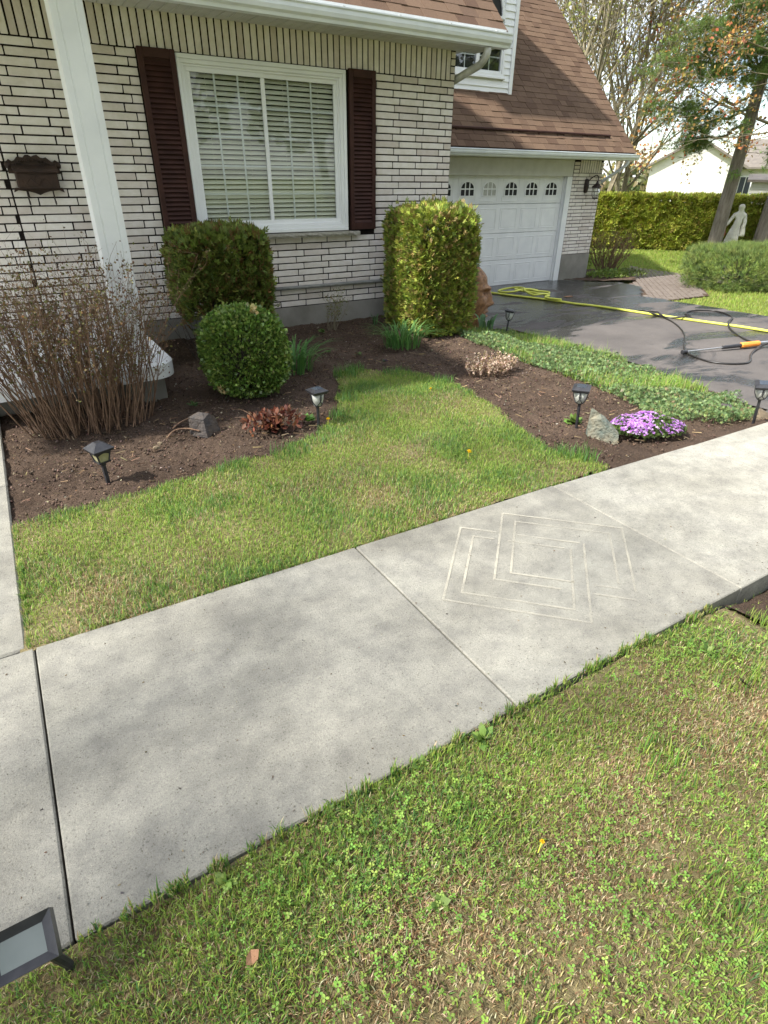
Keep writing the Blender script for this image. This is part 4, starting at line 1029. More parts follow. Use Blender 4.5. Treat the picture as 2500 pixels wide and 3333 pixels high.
# fallen leaves and litter
def dead_leaf(x, y, s_, rot, label, col='card'):
    T = Matrix.Translation((x, y, h1(x, y)+0.035)) @ Matrix.Rotation(rot, 4, 'Z') @ Matrix.Rotation(0.6, 4, 'X')
    b = B(T).add([(-0.5*s_, 0, 0.1*s_), (-0.25*s_, -0.32*s_, 0), (0.2*s_, -0.36*s_, 0.05*s_), (0.55*s_, 0, 0.16*s_), (0.2*s_, 0.34*s_, 0.02*s_), (-0.25*s_, 0.3*s_, 0.12*s_), (0, 0, -0.04*s_)],
             [(0, 1, 6), (1, 2, 6), (2, 3, 6), (3, 4, 6), (4, 5, 6), (5, 0, 6)])
    tag(b.make('fallen_leaf', MT[col]), label, 'leaf')
dead_leaf(0.095, 0.72, 0.038, 0.4, 'curled orange brown fallen leaf low in the front lawn')
dead_leaf(1.95, 0.62, 0.05, 1.4, 'brown fallen leaf in the right side of the front lawn', 'mailbox')

# soil clods, chips and straw on the bed
q = np.random.default_rng(71); n = 17000
x = q.uniform(-0.25, 5.2, n); y = q.uniform(2.2, 6.7, n); k = inpoly(x, y, BED) & ~inpoly(x, y, LAWN); x, y = x[k], y[k]; n = len(x)
P = np.stack([x, y, hgt(x, y)+0.018+0.05*smoothstep(5.6, 6.7, y)*(1-smoothstep(4.4, 5.2, x))], -1)
D = q.normal(0, 1, (n, 3)); D[:, 2] *= 0.30
chip = ([(-0.3, 0, 0), (0.3, 0.1, 0), (0.22, 0, 1), (-0.2, 0.1, 0.9)], [(0, 1, 2, 3)])
v1 = scatter(*chip, P, D, q.uniform(0, 6.28, n), q.uniform(0.005, 0.016, n), pick(q, [(0.10, 0.065, 0.04), (0.17, 0.115, 0.07), (0.25, 0.19, 0.12), (0.055, 0.038, 0.028), (0.36, 0.31, 0.24)], n, 0.2, [0.32, 0.22, 0.10, 0.32, 0.04]))
m = 900; k = q.choice(n, m, replace=False)
D2 = q.normal(0, 1, (m, 3)); D2[:, 2] *= 0.10
v2 = scatter([(-0.05, 0, 0), (0.05, 0, 0), (0.03, 0.02, 1), (-0.03, 0.02, 1)], [(0, 1, 2, 3)], P[k]+[0, 0, 0.004], D2, q.uniform(0, 6.28, m), q.uniform(0.03, 0.075, m), pick(q, [(0.26, 0.19, 0.11), (0.18, 0.12, 0.07)], m, 0.2))
V, Fs, C = join([v1, v2])
tag(np_obj('mulch', V, Fs, MT['debris'], None, C), 'wood chips and straw scattered over the dark garden soil', 'mulch', None, 'stuff')
oc = [(1, 0, 0), (-1, 0, 0), (0, 1, 0), (0, -1, 0), (0, 0, 1), (0, 0, -1)]
of = [(0, 2, 4), (2, 1, 4), (1, 3, 4), (3, 0, 4), (2, 0, 5), (1, 2, 5), (3, 1, 5), (0, 3, 5)]
m = 9000; k = q.integers(0, n, m); jit = P[k]+q.normal(0, 0.05, (m, 3))*[1, 1, 0]-[0, 0, 0.010]
ok = inpoly(jit[:, 0], jit[:, 1], BED) & ~inpoly(jit[:, 0], jit[:, 1], LAWN); jit = jit[ok]; m = len(jit)
V, F_, C = scatter(oc, of, jit, q.normal(0, 1, (m, 3)), q.uniform(0, 6, m), np.minimum(q.gamma(2.0, 0.0024, (m, 1)), 0.008)*q.uniform(0.6, 1.3, (m, 3))+0.003, pick(q, [(0.10, 0.068, 0.051), (0.135, 0.093, 0.07), (0.078, 0.052, 0.04)], m, 0.15))
tag(np_obj('soil_clods', V, [F_], MT['debris'], None, C), 'small dark clods of soil over the garden bed', 'soil', None, 'stuff')

# ------------------------------------------------------------------ clipped shrubs
CED = [(0.14, 0.185, 0.036), (0.18, 0.225, 0.042), (0.10, 0.14, 0.03), (0.22, 0.26, 0.055)]
CEDY = [(0.28, 0.335, 0.052), (0.37, 0.41, 0.07), (0.21, 0.27, 0.042), (0.14, 0.19, 0.036), (0.30, 0.22, 0.08)]
def bareL(P, q):
    # the lower left side has opened up and shows the stems
    low = P[:, 2] < 0.46
    left = (P[:, 0]-1.82)*0.8-(P[:, 1]-6.1)*0.2 < 0.02
    return ~(low & left & (q.random(len(P)) < 0.93)) & ~((P[:, 2] < 0.30) & (q.random(len(P)) < 0.6))
topiary('cedar_shrub', (1.83, 6.10, 0.68), (0.405, 0.40, 0.475), 8.0, 21000, 0.056, CED+[(0.17, 0.10, 0.035)], 'dark green clipped cedar shrub under the left end of the window', 'shrub', MT['needle'], seed=3, drop=0.45, trunk=0.0, bare=bareL, base=0.0)
topiary('cedar_shrub', (4.30, 5.97, 0.655), (0.395, 0.41, 0.655), 9.0, 27000, 0.056, CEDY, 'tall yellow green clipped cedar at the house corner by the driveway', 'shrub', MT['needle'], seed=5, drop=0.55, trunk=0.0, base=0.0)
topiary('boxwood_shrub', (1.575, 4.80, 0.322), (0.335, 0.335, 0.35), 2.8, 15000, 0.030, [(0.125, 0.205, 0.038), (0.16, 0.25, 0.046), (0.095, 0.165, 0.034), (0.24, 0.32, 0.075)], 'round clipped boxwood shrub in front of the dark cedar', 'shrub', MT['glossleaf'], tmpl=KITE, depth=0.085, lump=0.045, seed=7, up=0.35, drop=0.8, trunk=0.0, base=0.0)
q = np.random.default_rng(8)   # two pale new tips on the boxwood
for (c, lab) in (((1.62, 4.62, 0.685), ''), ((1.30, 4.63, 0.085), '')):
    n = 26; D = q.normal(0, 0.5, (n, 3))+[0, -0.2, 1]
    V, F_, C = scatter(*KITE, np.array([c]*n)+q.normal(0, 0.014, (n, 3)), D, q.uniform(0, 6, n), np.full(n, 0.036), pick(q, [(0.55, 0.42, 0.17), (0.62, 0.52, 0.26)], n, 0.1))
    np_obj('pale_shoot', V, [F_], MT['leaf'], bpy.data.objects['boxwood_shrub'], C)

# ------------------------------------------------------------------ twiggy shrubs
def twiggy(name, loc, base_r, n, hgt_, spread, label, cat, seed, rad=0.0045, leaf=None, nleaf=0, forks=3, mat='twig', leafsize=0.02, lean=(0, 0), tops=None):
    q = np.random.default_rng(seed); t_ = thing(name, loc, label, cat)
    P0 = []; P1 = []; R0 = []; R1 = []; tips = []
    for s_ in range(n):
        a = q.uniform(0, 6.28); r = math.sqrt(q.random())
        bx, by = base_r[0]*r*math.cos(a), base_r[1]*r*math.sin(a)
        p = np.array([loc[0]+bx, loc[1]+by, loc[2]-0.02])
        d = np.array([bx/base_r[0]*spread[0]+q.normal(0, 0.09)+lean[0], by/base_r[1]*spread[1]+q.normal(0, 0.07)+lean[1], 1.0]); d /= np.linalg.norm(d)
        L = hgt_*q.uniform(0.72, 1.08)/max(d[2], 0.6); m = 7; rr = rad*q.uniform(0.6, 1.3)
        for j in range(m):
            d = d+q.normal(0, 0.11, 3)*[1, 1, 0.3]+[0, 0, 0.05]; d /= np.linalg.norm(d)
            p2 = p+d*L/m; f = 1-j/m*0.75; f2 = 1-(j+1)/m*0.75
            P0.append(p); P1.append(p2); R0.append(rr*f); R1.append(rr*f2)
            if j >= 2:
                for _ in range(q.integers(1, forks+1)):
                    e = d+q.normal(0, 0.42, 3); e[2] = abs(e[2])*0.8+0.25; e /= np.linalg.norm(e); l = L/m*q.uniform(0.5, 1.5)
                    p3 = p2+e*l; P0.append(p2); P1.append(p3); R0.append(rr*f2*0.6); R1.append(rr*0.18); tips.append((p2+(p3-p2)*q.uniform(0.4, 1), e))
                    if q.random() < 0.7:
                        e2 = e+q.normal(0, 0.5, 3); e2 /= np.linalg.norm(e2); p4 = p3+e2*l*0.6
                        P0.append(p3); P1.append(p4); R0.append(rr*0.2); R1.append(rr*0.10); tips.append((p4, e2))
            p = p2
    V, F_ = segs(P0, P1, R0, R1, 4)
    np_obj('stems', V, [F_], MT[mat], t_)
    if leaf is not None:
        k = q.integers(0, len(tips), nleaf); P = np.array([tips[i][0] for i in k])+q.normal(0, 0.012, (nleaf, 3)); D = np.array([tips[i][1] for i in k])+q.normal(0, 0.6, (nleaf, 3))
        V, F_, C = scatter(*KITE, P, D, q.uniform(0, 6, nleaf), q.uniform(0.5, 1.2, nleaf)*leafsize, pick(q, leaf, nleaf, 0.2))
        np_obj('leaves', V, [F_], MT['leaf'], t_, C)
    return t_
twiggy('bare_shrub', (0.30, 4.60, 0.0), (0.42, 0.20), 200, 0.97, (0.37, 0.28), 'large brown twiggy shrub in front of the porch column', 'shrub', 15, 0.0052, [(0.17, 0.11, 0.05), (0.22, 0.14, 0.07), (0.13, 0.125, 0.045), (0.18, 0.17, 0.055), (0.12, 0.07, 0.045)], 8500, 3, 'twig', 0.018)
twiggy('bare_shrub', (1.50, 5.95, 0.0), (0.045, 0.045), 14, 0.62, (0.5, 0.3), 'thin dark stems growing at the foot of the dark cedar', 'shrub', 16, 0.004, None, 0, 2, 'dtwig')
twiggy('sapling_shrub', (3.20, 6.38, 0.02), (0.05, 0.04), 18, 0.42, (0.35, 0.25), 'small bare twiggy shrub below the window sill', 'shrub', 17, 0.003, [(0.17, 0.20, 0.05), (0.20, 0.17, 0.06)], 420, 2, 'greytwig', 0.016)

# ------------------------------------------------------------------ strap-leaf clumps
def strap_clump(name, loc, r, n, h, pal, label, cat, seed, wd=0.006, arch=0.9, group=None):
    q = np.random.default_rng(seed); t_ = thing(name, loc, label, cat, group)
    a = q.uniform(0, 6.28, n); rr = r*np.sqrt(q.random(n)); az = a+q.normal(0, 0.5, n)
    P = np.array(loc)+np.stack([rr*np.cos(a), rr*np.sin(a), np.full(n, -0.01)], -1)
    H_ = h*q.uniform(0.65, 1.15, n); out = H_*q.uniform(0.25, arch, n)*(0.4+rr/r)
    d = np.stack([np.cos(az), np.sin(az), 0*az], -1); s_ = np.stack([-np.sin(az), np.cos(az), 0*az], -1)*wd; up = np.array([[0, 0, 1.0]])
    rows = []
    for t, wf in ((0, 0.8), (0.3, 1.0), (0.6, 0.9), (0.85, 0.55)):
        c = P+d*(out*t**2.0)[:, None]+up*(H_*(t*1.25-0.55*t**2.6))[:, None]
        rows += [c-s_*wf, c+s_*wf]
    rows.append(P+d*(out*1.15)[:, None]+up*(H_*0.66)[:, None])
    V = np.stack(rows, 1).reshape(-1, 3); o = np.arange(n)*9
    Q = np.concatenate([np.stack([o+2*j, o+2*j+1, o+2*j+3, o+2*j+2], -1) for j in range(3)]); T = np.stack([o+6, o+7, o+8], -1)
    np_obj('leaves', V, [Q, T], MT['leaf'], t_, np.repeat(pick(q, pal, n, 0.12), 9, 0))
    return t_
LILY = [(0.09, 0.205, 0.05), (0.11, 0.25, 0.06), (0.075, 0.18, 0.05), (0.15, 0.28, 0.075)]
strap_clump('daylily', (2.17, 5.12, 0.0), 0.15, 110, 0.34, LILY, 'green strap leaved daylily clump beside the round boxwood', 'plant', 81, group='daylily clumps')
strap_clump('daylily', (3.56, 5.42, 0.0), 0.20, 170, 0.30, LILY, 'wide green daylily clump left of the tall cedar', 'plant', 82, group='daylily clumps')
strap_clump('bulb_sprout', (3.78, 6.36, 0.03), 0.03, 10, 0.17, [(0.08, 0.17, 0.06)], 'small green bulb shoots against the foundation', 'plant', 83, 0.009, 0.3)
strap_clump('tulip_leaves', (5.42, 6.2, -0.20), 0.10, 12, 0.28, [(0.10, 0.21, 0.085), (0.12, 0.24, 0.10)], 'broad grey green tulip leaves below the carved face', 'plant', 84, 0.022, 0.35)

# ------------------------------------------------------------------ low garden plants
rosette('red_heuchera', (1.43, 3.87, 0.0), 190, 0.105, [(0.13, 0.042, 0.028), (0.17, 0.06, 0.035), (0.09, 0.035, 0.025), (0.20, 0.10, 0.055), (0.12, 0.08, 0.04)], 'reddish brown leafy plant in the bed by the middle path light', 'plant', 0.75, 91)
t_ = bpy.data.objects['red_heuchera']
q = np.random.default_rng(92); n = 260
a = q.uniform(0, 6.28, n); r_ = 0.20*np.sqrt(q.random(n)); P = np.stack([1.43+r_*np.cos(a)*1.2, 3.87+r_*np.sin(a)*0.75, 0.015+0.10*(1-(r_/0.2)**2)+q.normal(0, 0.015, n)], -1)
V, F_, C = scatter(*LEAF, P, q.normal(0, 0.8, (n, 3))+[0, 0, 0.5], q.uniform(0, 6, n), q.uniform(0.03, 0.06, n), pick(q, [(0.13, 0.042, 0.028), (0.17, 0.06, 0.035), (0.22, 0.10, 0.05), (0.09, 0.04, 0.03)], n, 0.2))
np_obj('outer_leaves', V, [F_], MT['leaf'], t_, C)
rosette('green_perennial', (1.70, 3.86, 0.0), 70, 0.062, [(0.12, 0.25, 0.05), (0.15, 0.29, 0.06), (0.10, 0.21, 0.05)], 'small bright green leafy plant behind the middle path light', 'plant', 0.7, 93)
rosette('green_perennial', (3.48, 2.85, -0.02), 40, 0.07, [(0.15, 0.24, 0.05), (0.12, 0.19, 0.04)], 'yellow green leaves between right path light and slate rock', 'plant', 1.0, 94)
rosette('green_perennial', (3.02, 6.28, 0.03), 26, 0.05, [(0.12, 0.19, 0.05)], 'low green seedling under the bare twigs below the window', 'plant', 0.9, 95)
rosette('seedling', (2.95, 5.3, 0.0), 16, 0.045, [(0.10, 0.15, 0.045), (0.12, 0.10, 0.06)], 'small low seedling in bare soil above the lawn tip', 'plant', 1.0, 96)
rosette('seedling', (1.05, 4.62, 0.0), 16, 0.055, [(0.09, 0.15, 0.05)], 'small weed by the porch pier', 'plant', 1.0, 97)
rosette('seedling', (2.72, 5.55, 0.0), 18, 0.04, [(0.12, 0.19, 0.05)], 'small green weed in soil behind the left daylily', 'plant', 1.0, 98)
rosette('viola', (3.06, 4.95, 0.0), 22, 0.035, [(0.06, 0.02, 0.07), (0.07, 0.10, 0.04)], 'tiny dark purple viola beside the lawn tip', 'flower', 0.8, 99)
# heather: pale spikes
q = np.random.default_rng(101); ht = thing('heather', (3.77, 4.17, 0.0), 'pale pinkish heather with upright spikes in the bed', 'plant')
n = 85; a = q.uniform(0, 6.28, n); r_ = np.sqrt(q.random(n)); bx = 3.77+0.24*r_*np.cos(a); by = 4.17+0.13*r_*np.sin(a)
d = np.stack([0.5*r_*np.cos(a)+q.normal(0, 0.1, n), 0.5*r_*np.sin(a)+q.normal(0, 0.1, n), np.ones(n)], -1); d /= np.linalg.norm(d, axis=1, keepdims=True)
P0 = np.stack([bx, by, np.zeros(n)-0.02], -1); L = q.uniform(0.10, 0.20, n)
V, F_ = segs(P0, P0+d*L[:, None], np.full(n, 0.0025), np.full(n, 0.0012)); np_obj('stems', V, [F_], MT['twig'], ht)
k = q.integers(0, n, 2600); t = q.uniform(0.3, 1.0, 2600); P = P0[k]+d[k]*(L[k]*t)[:, None]+q.normal(0, 0.004, (2600, 3))
V, F_, C = scatter(*KITE, P, d[k]*0.5+q.normal(0, 0.6, (2600, 3)), q.uniform(0, 6, 2600), q.uniform(0.012, 0.021, 2600), pick(q, [(0.62, 0.47, 0.38), (0.72, 0.58, 0.47), (0.42, 0.29, 0.20), (0.28, 0.22, 0.11)], 2600, 0.12))
np_obj('flower_spikes', V, [F_], MT['petal'], ht, C)
# phlox
ph = thing('creeping_phlox', (3.74, 2.40, 0.0), 'cushion of purple creeping phlox in flower by the sidewalk', 'flower')
q = np.random.default_rng(102); n = 2600; a = q.uniform(0, 6.28, n); r_ = np.sqrt(q.random(n)); px = r_*np.cos(a)*0.29; py = r_*np.sin(a)*0.16
ca, sa = math.cos(-0.45), math.sin(-0.45); X = 3.76+px*ca-py*sa; Y = 2.42+px*sa+py*ca; Zt = 0.02+0.10*np.sqrt(np.clip(1-r_**2, 0, 1))*(1+0.25*vnoise(X, Y, 25, 3))
P = np.stack([X, Y, Zt*q.uniform(0.3, 1.0, n)], -1)
V, F_, C = scatter(*FAN, P, q.normal(0, 0.5, (n, 3))+[0, 0, 0.7], q.uniform(0, 6, n), q.uniform(0.018, 0.03, n), pick(q, [(0.10, 0.16, 0.04), (0.14, 0.20, 0.055), (0.07, 0.11, 0.035)], n, 0.15)); np_obj('foliage', V, [F_], MT['leaf'], ph, C)
fv = []; ff = []
for j in range(5):
    an = j*1.2566; o = len(fv); c_, s_ = math.cos(an), math.sin(an)
    for px_, py_, pz_ in ((0, 0, 0), (0.28, 0.55, 0.1), (0, 1.0, 0.12), (-0.28, 0.55, 0.1)): fv.append((px_*c_-py_*s_, px_*s_+py_*c_, pz_))
    ff.append((o, o+1, o+2, o+3))
dens = vnoise(X, Y, 13, 8)+0.5; k = np.where(q.random(n) < np.clip(dens, 0.08, 0.62))[0]; m = len(k)
P = np.stack([X[k], Y[k], Zt[k]+0.008], -1); Dn = np.stack([(X[k]-3.76)*2.2, (Y[k]-2.42)*3.0, np.full(m, 0.9)], -1)+q.normal(0, 0.25, (m, 3))
V, F_, C = scatter(fv, ff, P, Dn, q.uniform(0, 6, m), q.uniform(0.009, 0.0135, m), pick(q, [(0.50, 0.22, 0.62), (0.60, 0.31, 0.70), (0.40, 0.15, 0.52), (0.72, 0.50, 0.80)], m, 0.08)); np_obj('flowers', V, [F_], MT['petal'], ph, C)

# ground cover between bed and driveway
GC = [(4.50, 5.75), (4.42, 5.2), (4.33, 4.4), (4.33, 3.4), (4.20, 2.85), (4.10, 2.58), (4.45, 2.26), (4.85, 2.24), (5.15, 2.35), (5.40, 2.7), (5.62, 3.5), (5.85, 4.5), (5.93, 5.4), (5.85, 6.2), (5.2, 6.2), (4.8, 5.9)]
q = np.random.default_rng(111); n = 60000
x = q.uniform(4.1, 5.95, n); y = q.uniform(2.2, 6.25, n); k = inpoly(x, y, GC); x, y = x[k], y[k]
jun = vnoise(x, y, 2.6, 113)+0.9*smoothstep(3.2, 2.4, y)+0.7*smoothstep(4.9, 5.5, y)
k = ((jun > -0.25) | (q.random(len(x)) < 0.35)) & (q.random(len(x)) < 0.85); xj, yj = x[k], y[k]; n = len(xj)
mound = lambda X_, Y_: 0.055+0.045*np.clip(vnoise(X_, Y_, 7, 115), -1, 1)
P = np.stack([xj, yj, hgt(xj, yj)+mound(xj, yj)*q.uniform(0.2, 1.15, n)], -1)
V, F_, C = scatter(*FAN, P, q.normal(0, 0.6, (n, 3))+[0, -0.15, 0.75], q.uniform(0, 6, n), q.uniform(0.015, 0.034, n), pick(q, [(0.18, 0.27, 0.11), (0.24, 0.34, 0.14), (0.11, 0.18, 0.07), (0.27, 0.34, 0.11), (0.26, 0.20, 0.11)], n, 0.14, [0.3, 0.25, 0.22, 0.15, 0.08]))
tag(np_obj('ground_cover', V, [F_], MT['leaf'], None, C), 'spreading grey green ground cover along the driveway edge', 'ground cover', None, 'stuff')
k = (jun < 0.15) & (q.random(len(x)) < 0.38); xg, yg = x[k], y[k]; xg = np.concatenate([xg, xg+0.02]); yg = np.concatenate([yg, yg+0.017]); n = len(xg)
hg = q.gamma(4, 0.015, n)+0.03
V, Q, T, C = blades(q, np.stack([xg, yg, hgt(xg, yg)+0.005], -1), np.clip(hg, 0.03, 0.26), q.uniform(0.0014, 0.003, n), np.clip(q.normal(0.5, 0.25, n), 0.05, 0.97), pick(q, [(0.23, 0.38, 0.06), (0.29, 0.43, 0.07), (0.18, 0.32, 0.055), (0.44, 0.38, 0.19)], n, 0.12, [0.35, 0.28, 0.15, 0.22]))
tag(np_obj('grass', V, [Q, T], MT['grass'], None, C), 'tall bright grass growing through the ground cover by the driveway', 'grass', None, 'stuff')

# ------------------------------------------------------------------ rocks
def rock(name, loc, half, seed, mat, label, cat='rock', rot=0, flat=0.0, sub=2, sharp=0.25, tilt=(0, 0)):
    import bmesh
    bm = bmesh.new(); bmesh.ops.create_icosphere(bm, subdivisions=sub, radius=1.0)
    q = np.random.default_rng(seed); pl = q.normal(size=(9, 3)); pl /= np.linalg.norm(pl, axis=1, keepdims=True); dd = q.uniform(0.55, 0.95, 9)
    for v in bm.verts:
        c = np.array(v.co)
        for p, d in zip(pl, dd):
            e = c@p-d
            if e > 0: c = c-p*e*(1-sharp)
        c = c*(1+q.normal(0, 0.012))
        v.co = c*np.array(half)
    T = Matrix.Translation(loc) @ Matrix.Rotation(rot, 4, 'Z') @ Matrix.Rotation(tilt[0], 4, 'X') @ Matrix.Rotation(tilt[1], 4, 'Y')
    bmesh.ops.transform(bm, matrix=T, verts=bm.verts)
    me = bpy.data.meshes.new(name); bm.to_mesh(me); bm.free(); me.materials.append(MT[mat])
    return tag(link(bpy.data.objects.new(name, me)), label, cat)
# slanted slate slab
T = Matrix.Translation((3.39, 2.52, 0.0)) @ Matrix.Diagonal((0.72, 0.85, 1.08, 1))
b = B(T).add([(-0.05, 0.10, -0.05), (0.09, -0.13, -0.05), (0.14, -0.09, -0.05), (0.0, 0.16, -0.05), (-0.045, 0.115, 0.10), (0.00, 0.02, 0.12), (0.10, -0.11, 0.035), (0.135, -0.075, 0.04), (0.055, 0.04, 0.13), (-0.005, 0.145, 0.165), (-0.03, 0.105, 0.175), (0.02, 0.06, 0.145)],
             [(0, 1, 6, 5, 4), (1, 2, 7, 6), (2, 3, 9, 8, 7), (3, 0, 4, 10, 9), (5, 6, 7, 8), (4, 5, 11, 10), (5, 8, 11), (11, 8, 9), (10, 11, 9)])
tag(b.make('slate_rock', MT['slate']), 'slanted grey green slate rock between path light and purple phlox', 'rock')
T = Matrix.Translation((0.97, 4.07, 0.0)) @ Matrix.Diagonal((0.95, 0.95, 0.80, 1))
b = B(T).add([(-0.10, 0.02, -0.04), (0.0, -0.09, -0.04), (0.13, 0.0, -0.04), (0.03, 0.11, -0.04), (-0.095, 0.02, 0.135), (-0.005, -0.055, 0.12), (0.10, 0.005, 0.105), (0.055, -0.005, 0.15), (0.0, 0.09, 0.14), (0.01, 0.0, 0.165)],
             [(0, 1, 5, 4), (1, 2, 6, 7, 5), (2, 3, 8, 6), (3, 0, 4, 8), (4, 5, 9), (5, 7, 9), (7, 6, 8, 9), (8, 4, 9)])
tag(b.make('upright_stone', MT['stone']), 'brown and grey upright stone in the bed left of the heuchera', 'rock')
rock('edging_stone', (5.08, 2.30, -0.15), (0.17, 0.15, 0.12), 5, 'rust', 'rusty tan edging stone behind the rightmost path light', rot=0.4)
rock('edging_stone', (5.02, 2.56, -0.15), (0.16, 0.12, 0.10), 6, 'stone', 'flat grey edging stone at the end of the ground cover', rot=0.9)
None and rock('edging_stone', (5.36, 3.02, -0.12), (0.12, 0.10, 0.08), 7, 'rust', 'small tan stone half hidden in grass at the driveway edge', rot=0.2)
rock('pebble', (0.60, 3.92, 0.0), (0.028, 0.022, 0.018), 8, 'rust', 'small tan pebble behind the leftmost path light', sub=1)
rock('pebble', (0.64, 3.98, 0.0), (0.020, 0.020, 0.016), 9, 'rust', 'smaller upright tan pebble beside the other pebble', sub=1)
# dry sticks on the bed
for i, (pts, r_, lab) in enumerate(((((0.78, 4.18, 0.015), (0.86, 4.24, 0.03), (0.98, 4.33, 0.02), (1.10, 4.36, 0.02)), 0.006, 'longer dry stick behind the upright stone'), (((0.70, 4.03, 0.01), (0.77, 4.08, 0.035), (0.86, 4.08, 0.03), (0.93, 4.03, 0.015)), 0.006, 'bent pale stick left of the upright stone'),
        (((1.28, 4.36, 0.01), (1.33, 4.25, 0.03), (1.36, 4.12, 0.02)), 0.003, 'thin reddish stick between boxwood and heuchera'), (((0.18, 4.07, 0.01), (0.27, 4.05, 0.02), (0.36, 4.01, 0.01)), 0.005, 'short stick behind the leftmost path light'))):
    tag(B().tube(spline(pts, 4), r_, 5).make('dry_stick', MT['twig']), lab, 'stick')

# crumbs, seeds and bits of leaf lying on the slabs
q = np.random.default_rng(181); n = 420
x = q.uniform(-0.9, 4.6, n); y = np.interp(x, *NEAR)+0.02+q.random(n)**1.3*1.12
sd = q.random(n) < 0.45; y = np.where(sd, np.interp(x, *NEAR)+np.abs(q.normal(0, 0.05, n))+0.01, y)
D = q.normal(0, 1, (n, 3)); D[:, 2] = np.abs(D[:, 2])*0.12
V, F_, C = scatter(*chip, np.stack([x, y, np.full(n, 0.003)], -1), D, q.uniform(0, 6, n), q.uniform(0.0025, 0.009, n), pick(q, [(0.07, 0.05, 0.03), (0.14, 0.10, 0.06), (0.10, 0.09, 0.08), (0.20, 0.16, 0.09)], n, 0.2))
tag(np_obj('litter', V, [F_], MT['debris'], None, C), 'tiny bits of leaf and grit on the sidewalk', 'litter', None, 'stuff')

# ------------------------------------------------------------------ path lights
def sqring(b, z, w_, T=None): pass
def frustum(b, w0, z0, w1, z1, cap=True):
    V = [(-w0, -w0, z0), (w0, -w0, z0), (w0, w0, z0), (-w0, w0, z0), (-w1, -w1, z1), (w1, -w1, z1), (w1, w1, z1), (-w1, w1, z1)]
    b.add(V, [(0, 1, 5, 4), (1, 2, 6, 5), (2, 3, 7, 6), (3, 0, 4, 7)]+([(0, 3, 2, 1), (4, 5, 6, 7)] if cap else [])); return b
def path_light(loc, yaw, tx, ty, label, H_=0.30):
    t_ = thing('path_light', loc, label, 'lamp', 'solar path lights')
    T = Matrix.Translation(loc) @ Matrix.Rotation(ty, 4, 'Y') @ Matrix.Rotation(tx, 4, 'X') @ Matrix.Rotation(yaw, 4, 'Z')
    hs = 1.15; zt = H_; zc = H_-0.115*hs
    b = B(T); b.lathe([(0.011, -0.08), (0.011, zc-0.006), (0.015, zc-0.005), (0.015, zc)], n=8); b.make('stake', MT['black'], t_)
    b = B(T); frustum(b, 0.060, zt-0.020, 0.062, zt-0.008); frustum(b, 0.062, zt-0.008, 0.036, zt+0.006); frustum(b, 0.052, zt-0.030, 0.056, zt-0.020); b.make('cap', MT['black'], t_)
    b = B(T); frustum(b, 0.034, zt+0.0062, 0.034, zt+0.0072); b.make('solar_cell', MT['cell'], t_)
    prof = [(0.016, zc), (0.030, zc+0.012*hs), (0.043, zc+0.045*hs), (0.050, zc+0.086*hs)]
    B(T).lathe(prof, n=12).make('lamp_glass', MT['frost'], t_, True)
    def rad(z): return float(np.interp(z, [p[1] for p in prof], [p[0] for p in prof]))+0.004
    b = B(T); b.lathe([(0.018, zc-0.002), (0.030, zc+0.010), (0.026, zc+0.014)], n=10)
    for k in range(4):
        for s_ in (1, -1):
            pts = []
            for j in range(9):
                t = j/8; z = zc+0.008+0.080*math.sin(math.pi*t*0.5) if False else zc+0.008+0.080*hs*t
                an = k*math.pi/2+math.pi/4+s_*(math.pi/4)*math.sin(math.pi*t*0.72)*1.15
                pts.append((rad(z)*math.cos(an), rad(z)*math.sin(an), z))
            b.tube(pts, 0.0032, 4)
    b.make('wire_cage', MT['black'], t_)
    return t_
path_light((1.737, 3.745, -0.01), 0.1, 0.0, 0.0, 'black path light with wire cage beside the reddish brown plant', 0.285)
path_light((3.40, 2.755, -0.01), 0.62, 0.03, -0.10, 'leaning black path light with wire cage beside the slate rock', 0.325)
path_light((4.75, 2.170, -0.03), 0.6, 0.05, -0.20, 'leaning black path light by the sidewalk at the right frame edge', 0.33)
path_light((5.50, 5.86, -0.14), 0.6, 0.0, 0.12, 'small black path light standing by the driveway beyond the ground cover', 0.26)
def carriage_light(loc, yaw, tx, ty, label):
    t_ = thing('path_light', loc, label, 'lamp', 'solar path lights')
    T = Matrix.Translation(loc) @ Matrix.Rotation(ty, 4, 'Y') @ Matrix.Rotation(tx, 4, 'X') @ Matrix.Rotation(yaw, 4, 'Z')
    b = B(T); frustum(b, 0.010, -0.06, 0.010, 0.130); frustum(b, 0.0125, 0.108, 0.0125, 0.128); b.make('stake', MT['black'], t_)
    b = B(T); frustum(b, 0.036, 0.130, 0.039, 0.138); b.make('base', MT['black'], t_)
    b = B(T); frustum(b, 0.027, 0.139, 0.041, 0.205); b.make('lamp_glass', MT['amber'], t_)
    b = B(T)
    for sx in (-1, 1):
        for sy in (-1, 1): b.tube([(sx*0.029, sy*0.029, 0.138), (sx*0.044, sy*0.044, 0.208)], 0.005, 4)
    for k in range(4):
        Rz = Matrix.Rotation(k*math.pi/2, 4, 'Z')
        n = 8; bb = B(); V = []
        for j in range(n+1):
            u_ = -1+2*j/n; za = 0.178+0.018*(1-u_*u_)
            ins = 0.0415-(0.205-za)*0.21
            V += [(u_*0.040, -ins-0.002, za), (u_*0.043, -0.0435, 0.208)]
        bb.add(V, [(2*j, 2*j+2, 2*j+3, 2*j+1) for j in range(n)])
        b.add([Rz @ Vector(p) for p in bb.v], bb.f)
    b.make('frame', MT['black'], t_)
    b = B(T); frustum(b, 0.058, 0.205, 0.064, 0.222); frustum(b, 0.064, 0.222, 0.026, 0.252); frustum(b, 0.026, 0.252, 0.018, 0.258); b.make('roof', MT['black'], t_)
    return t_
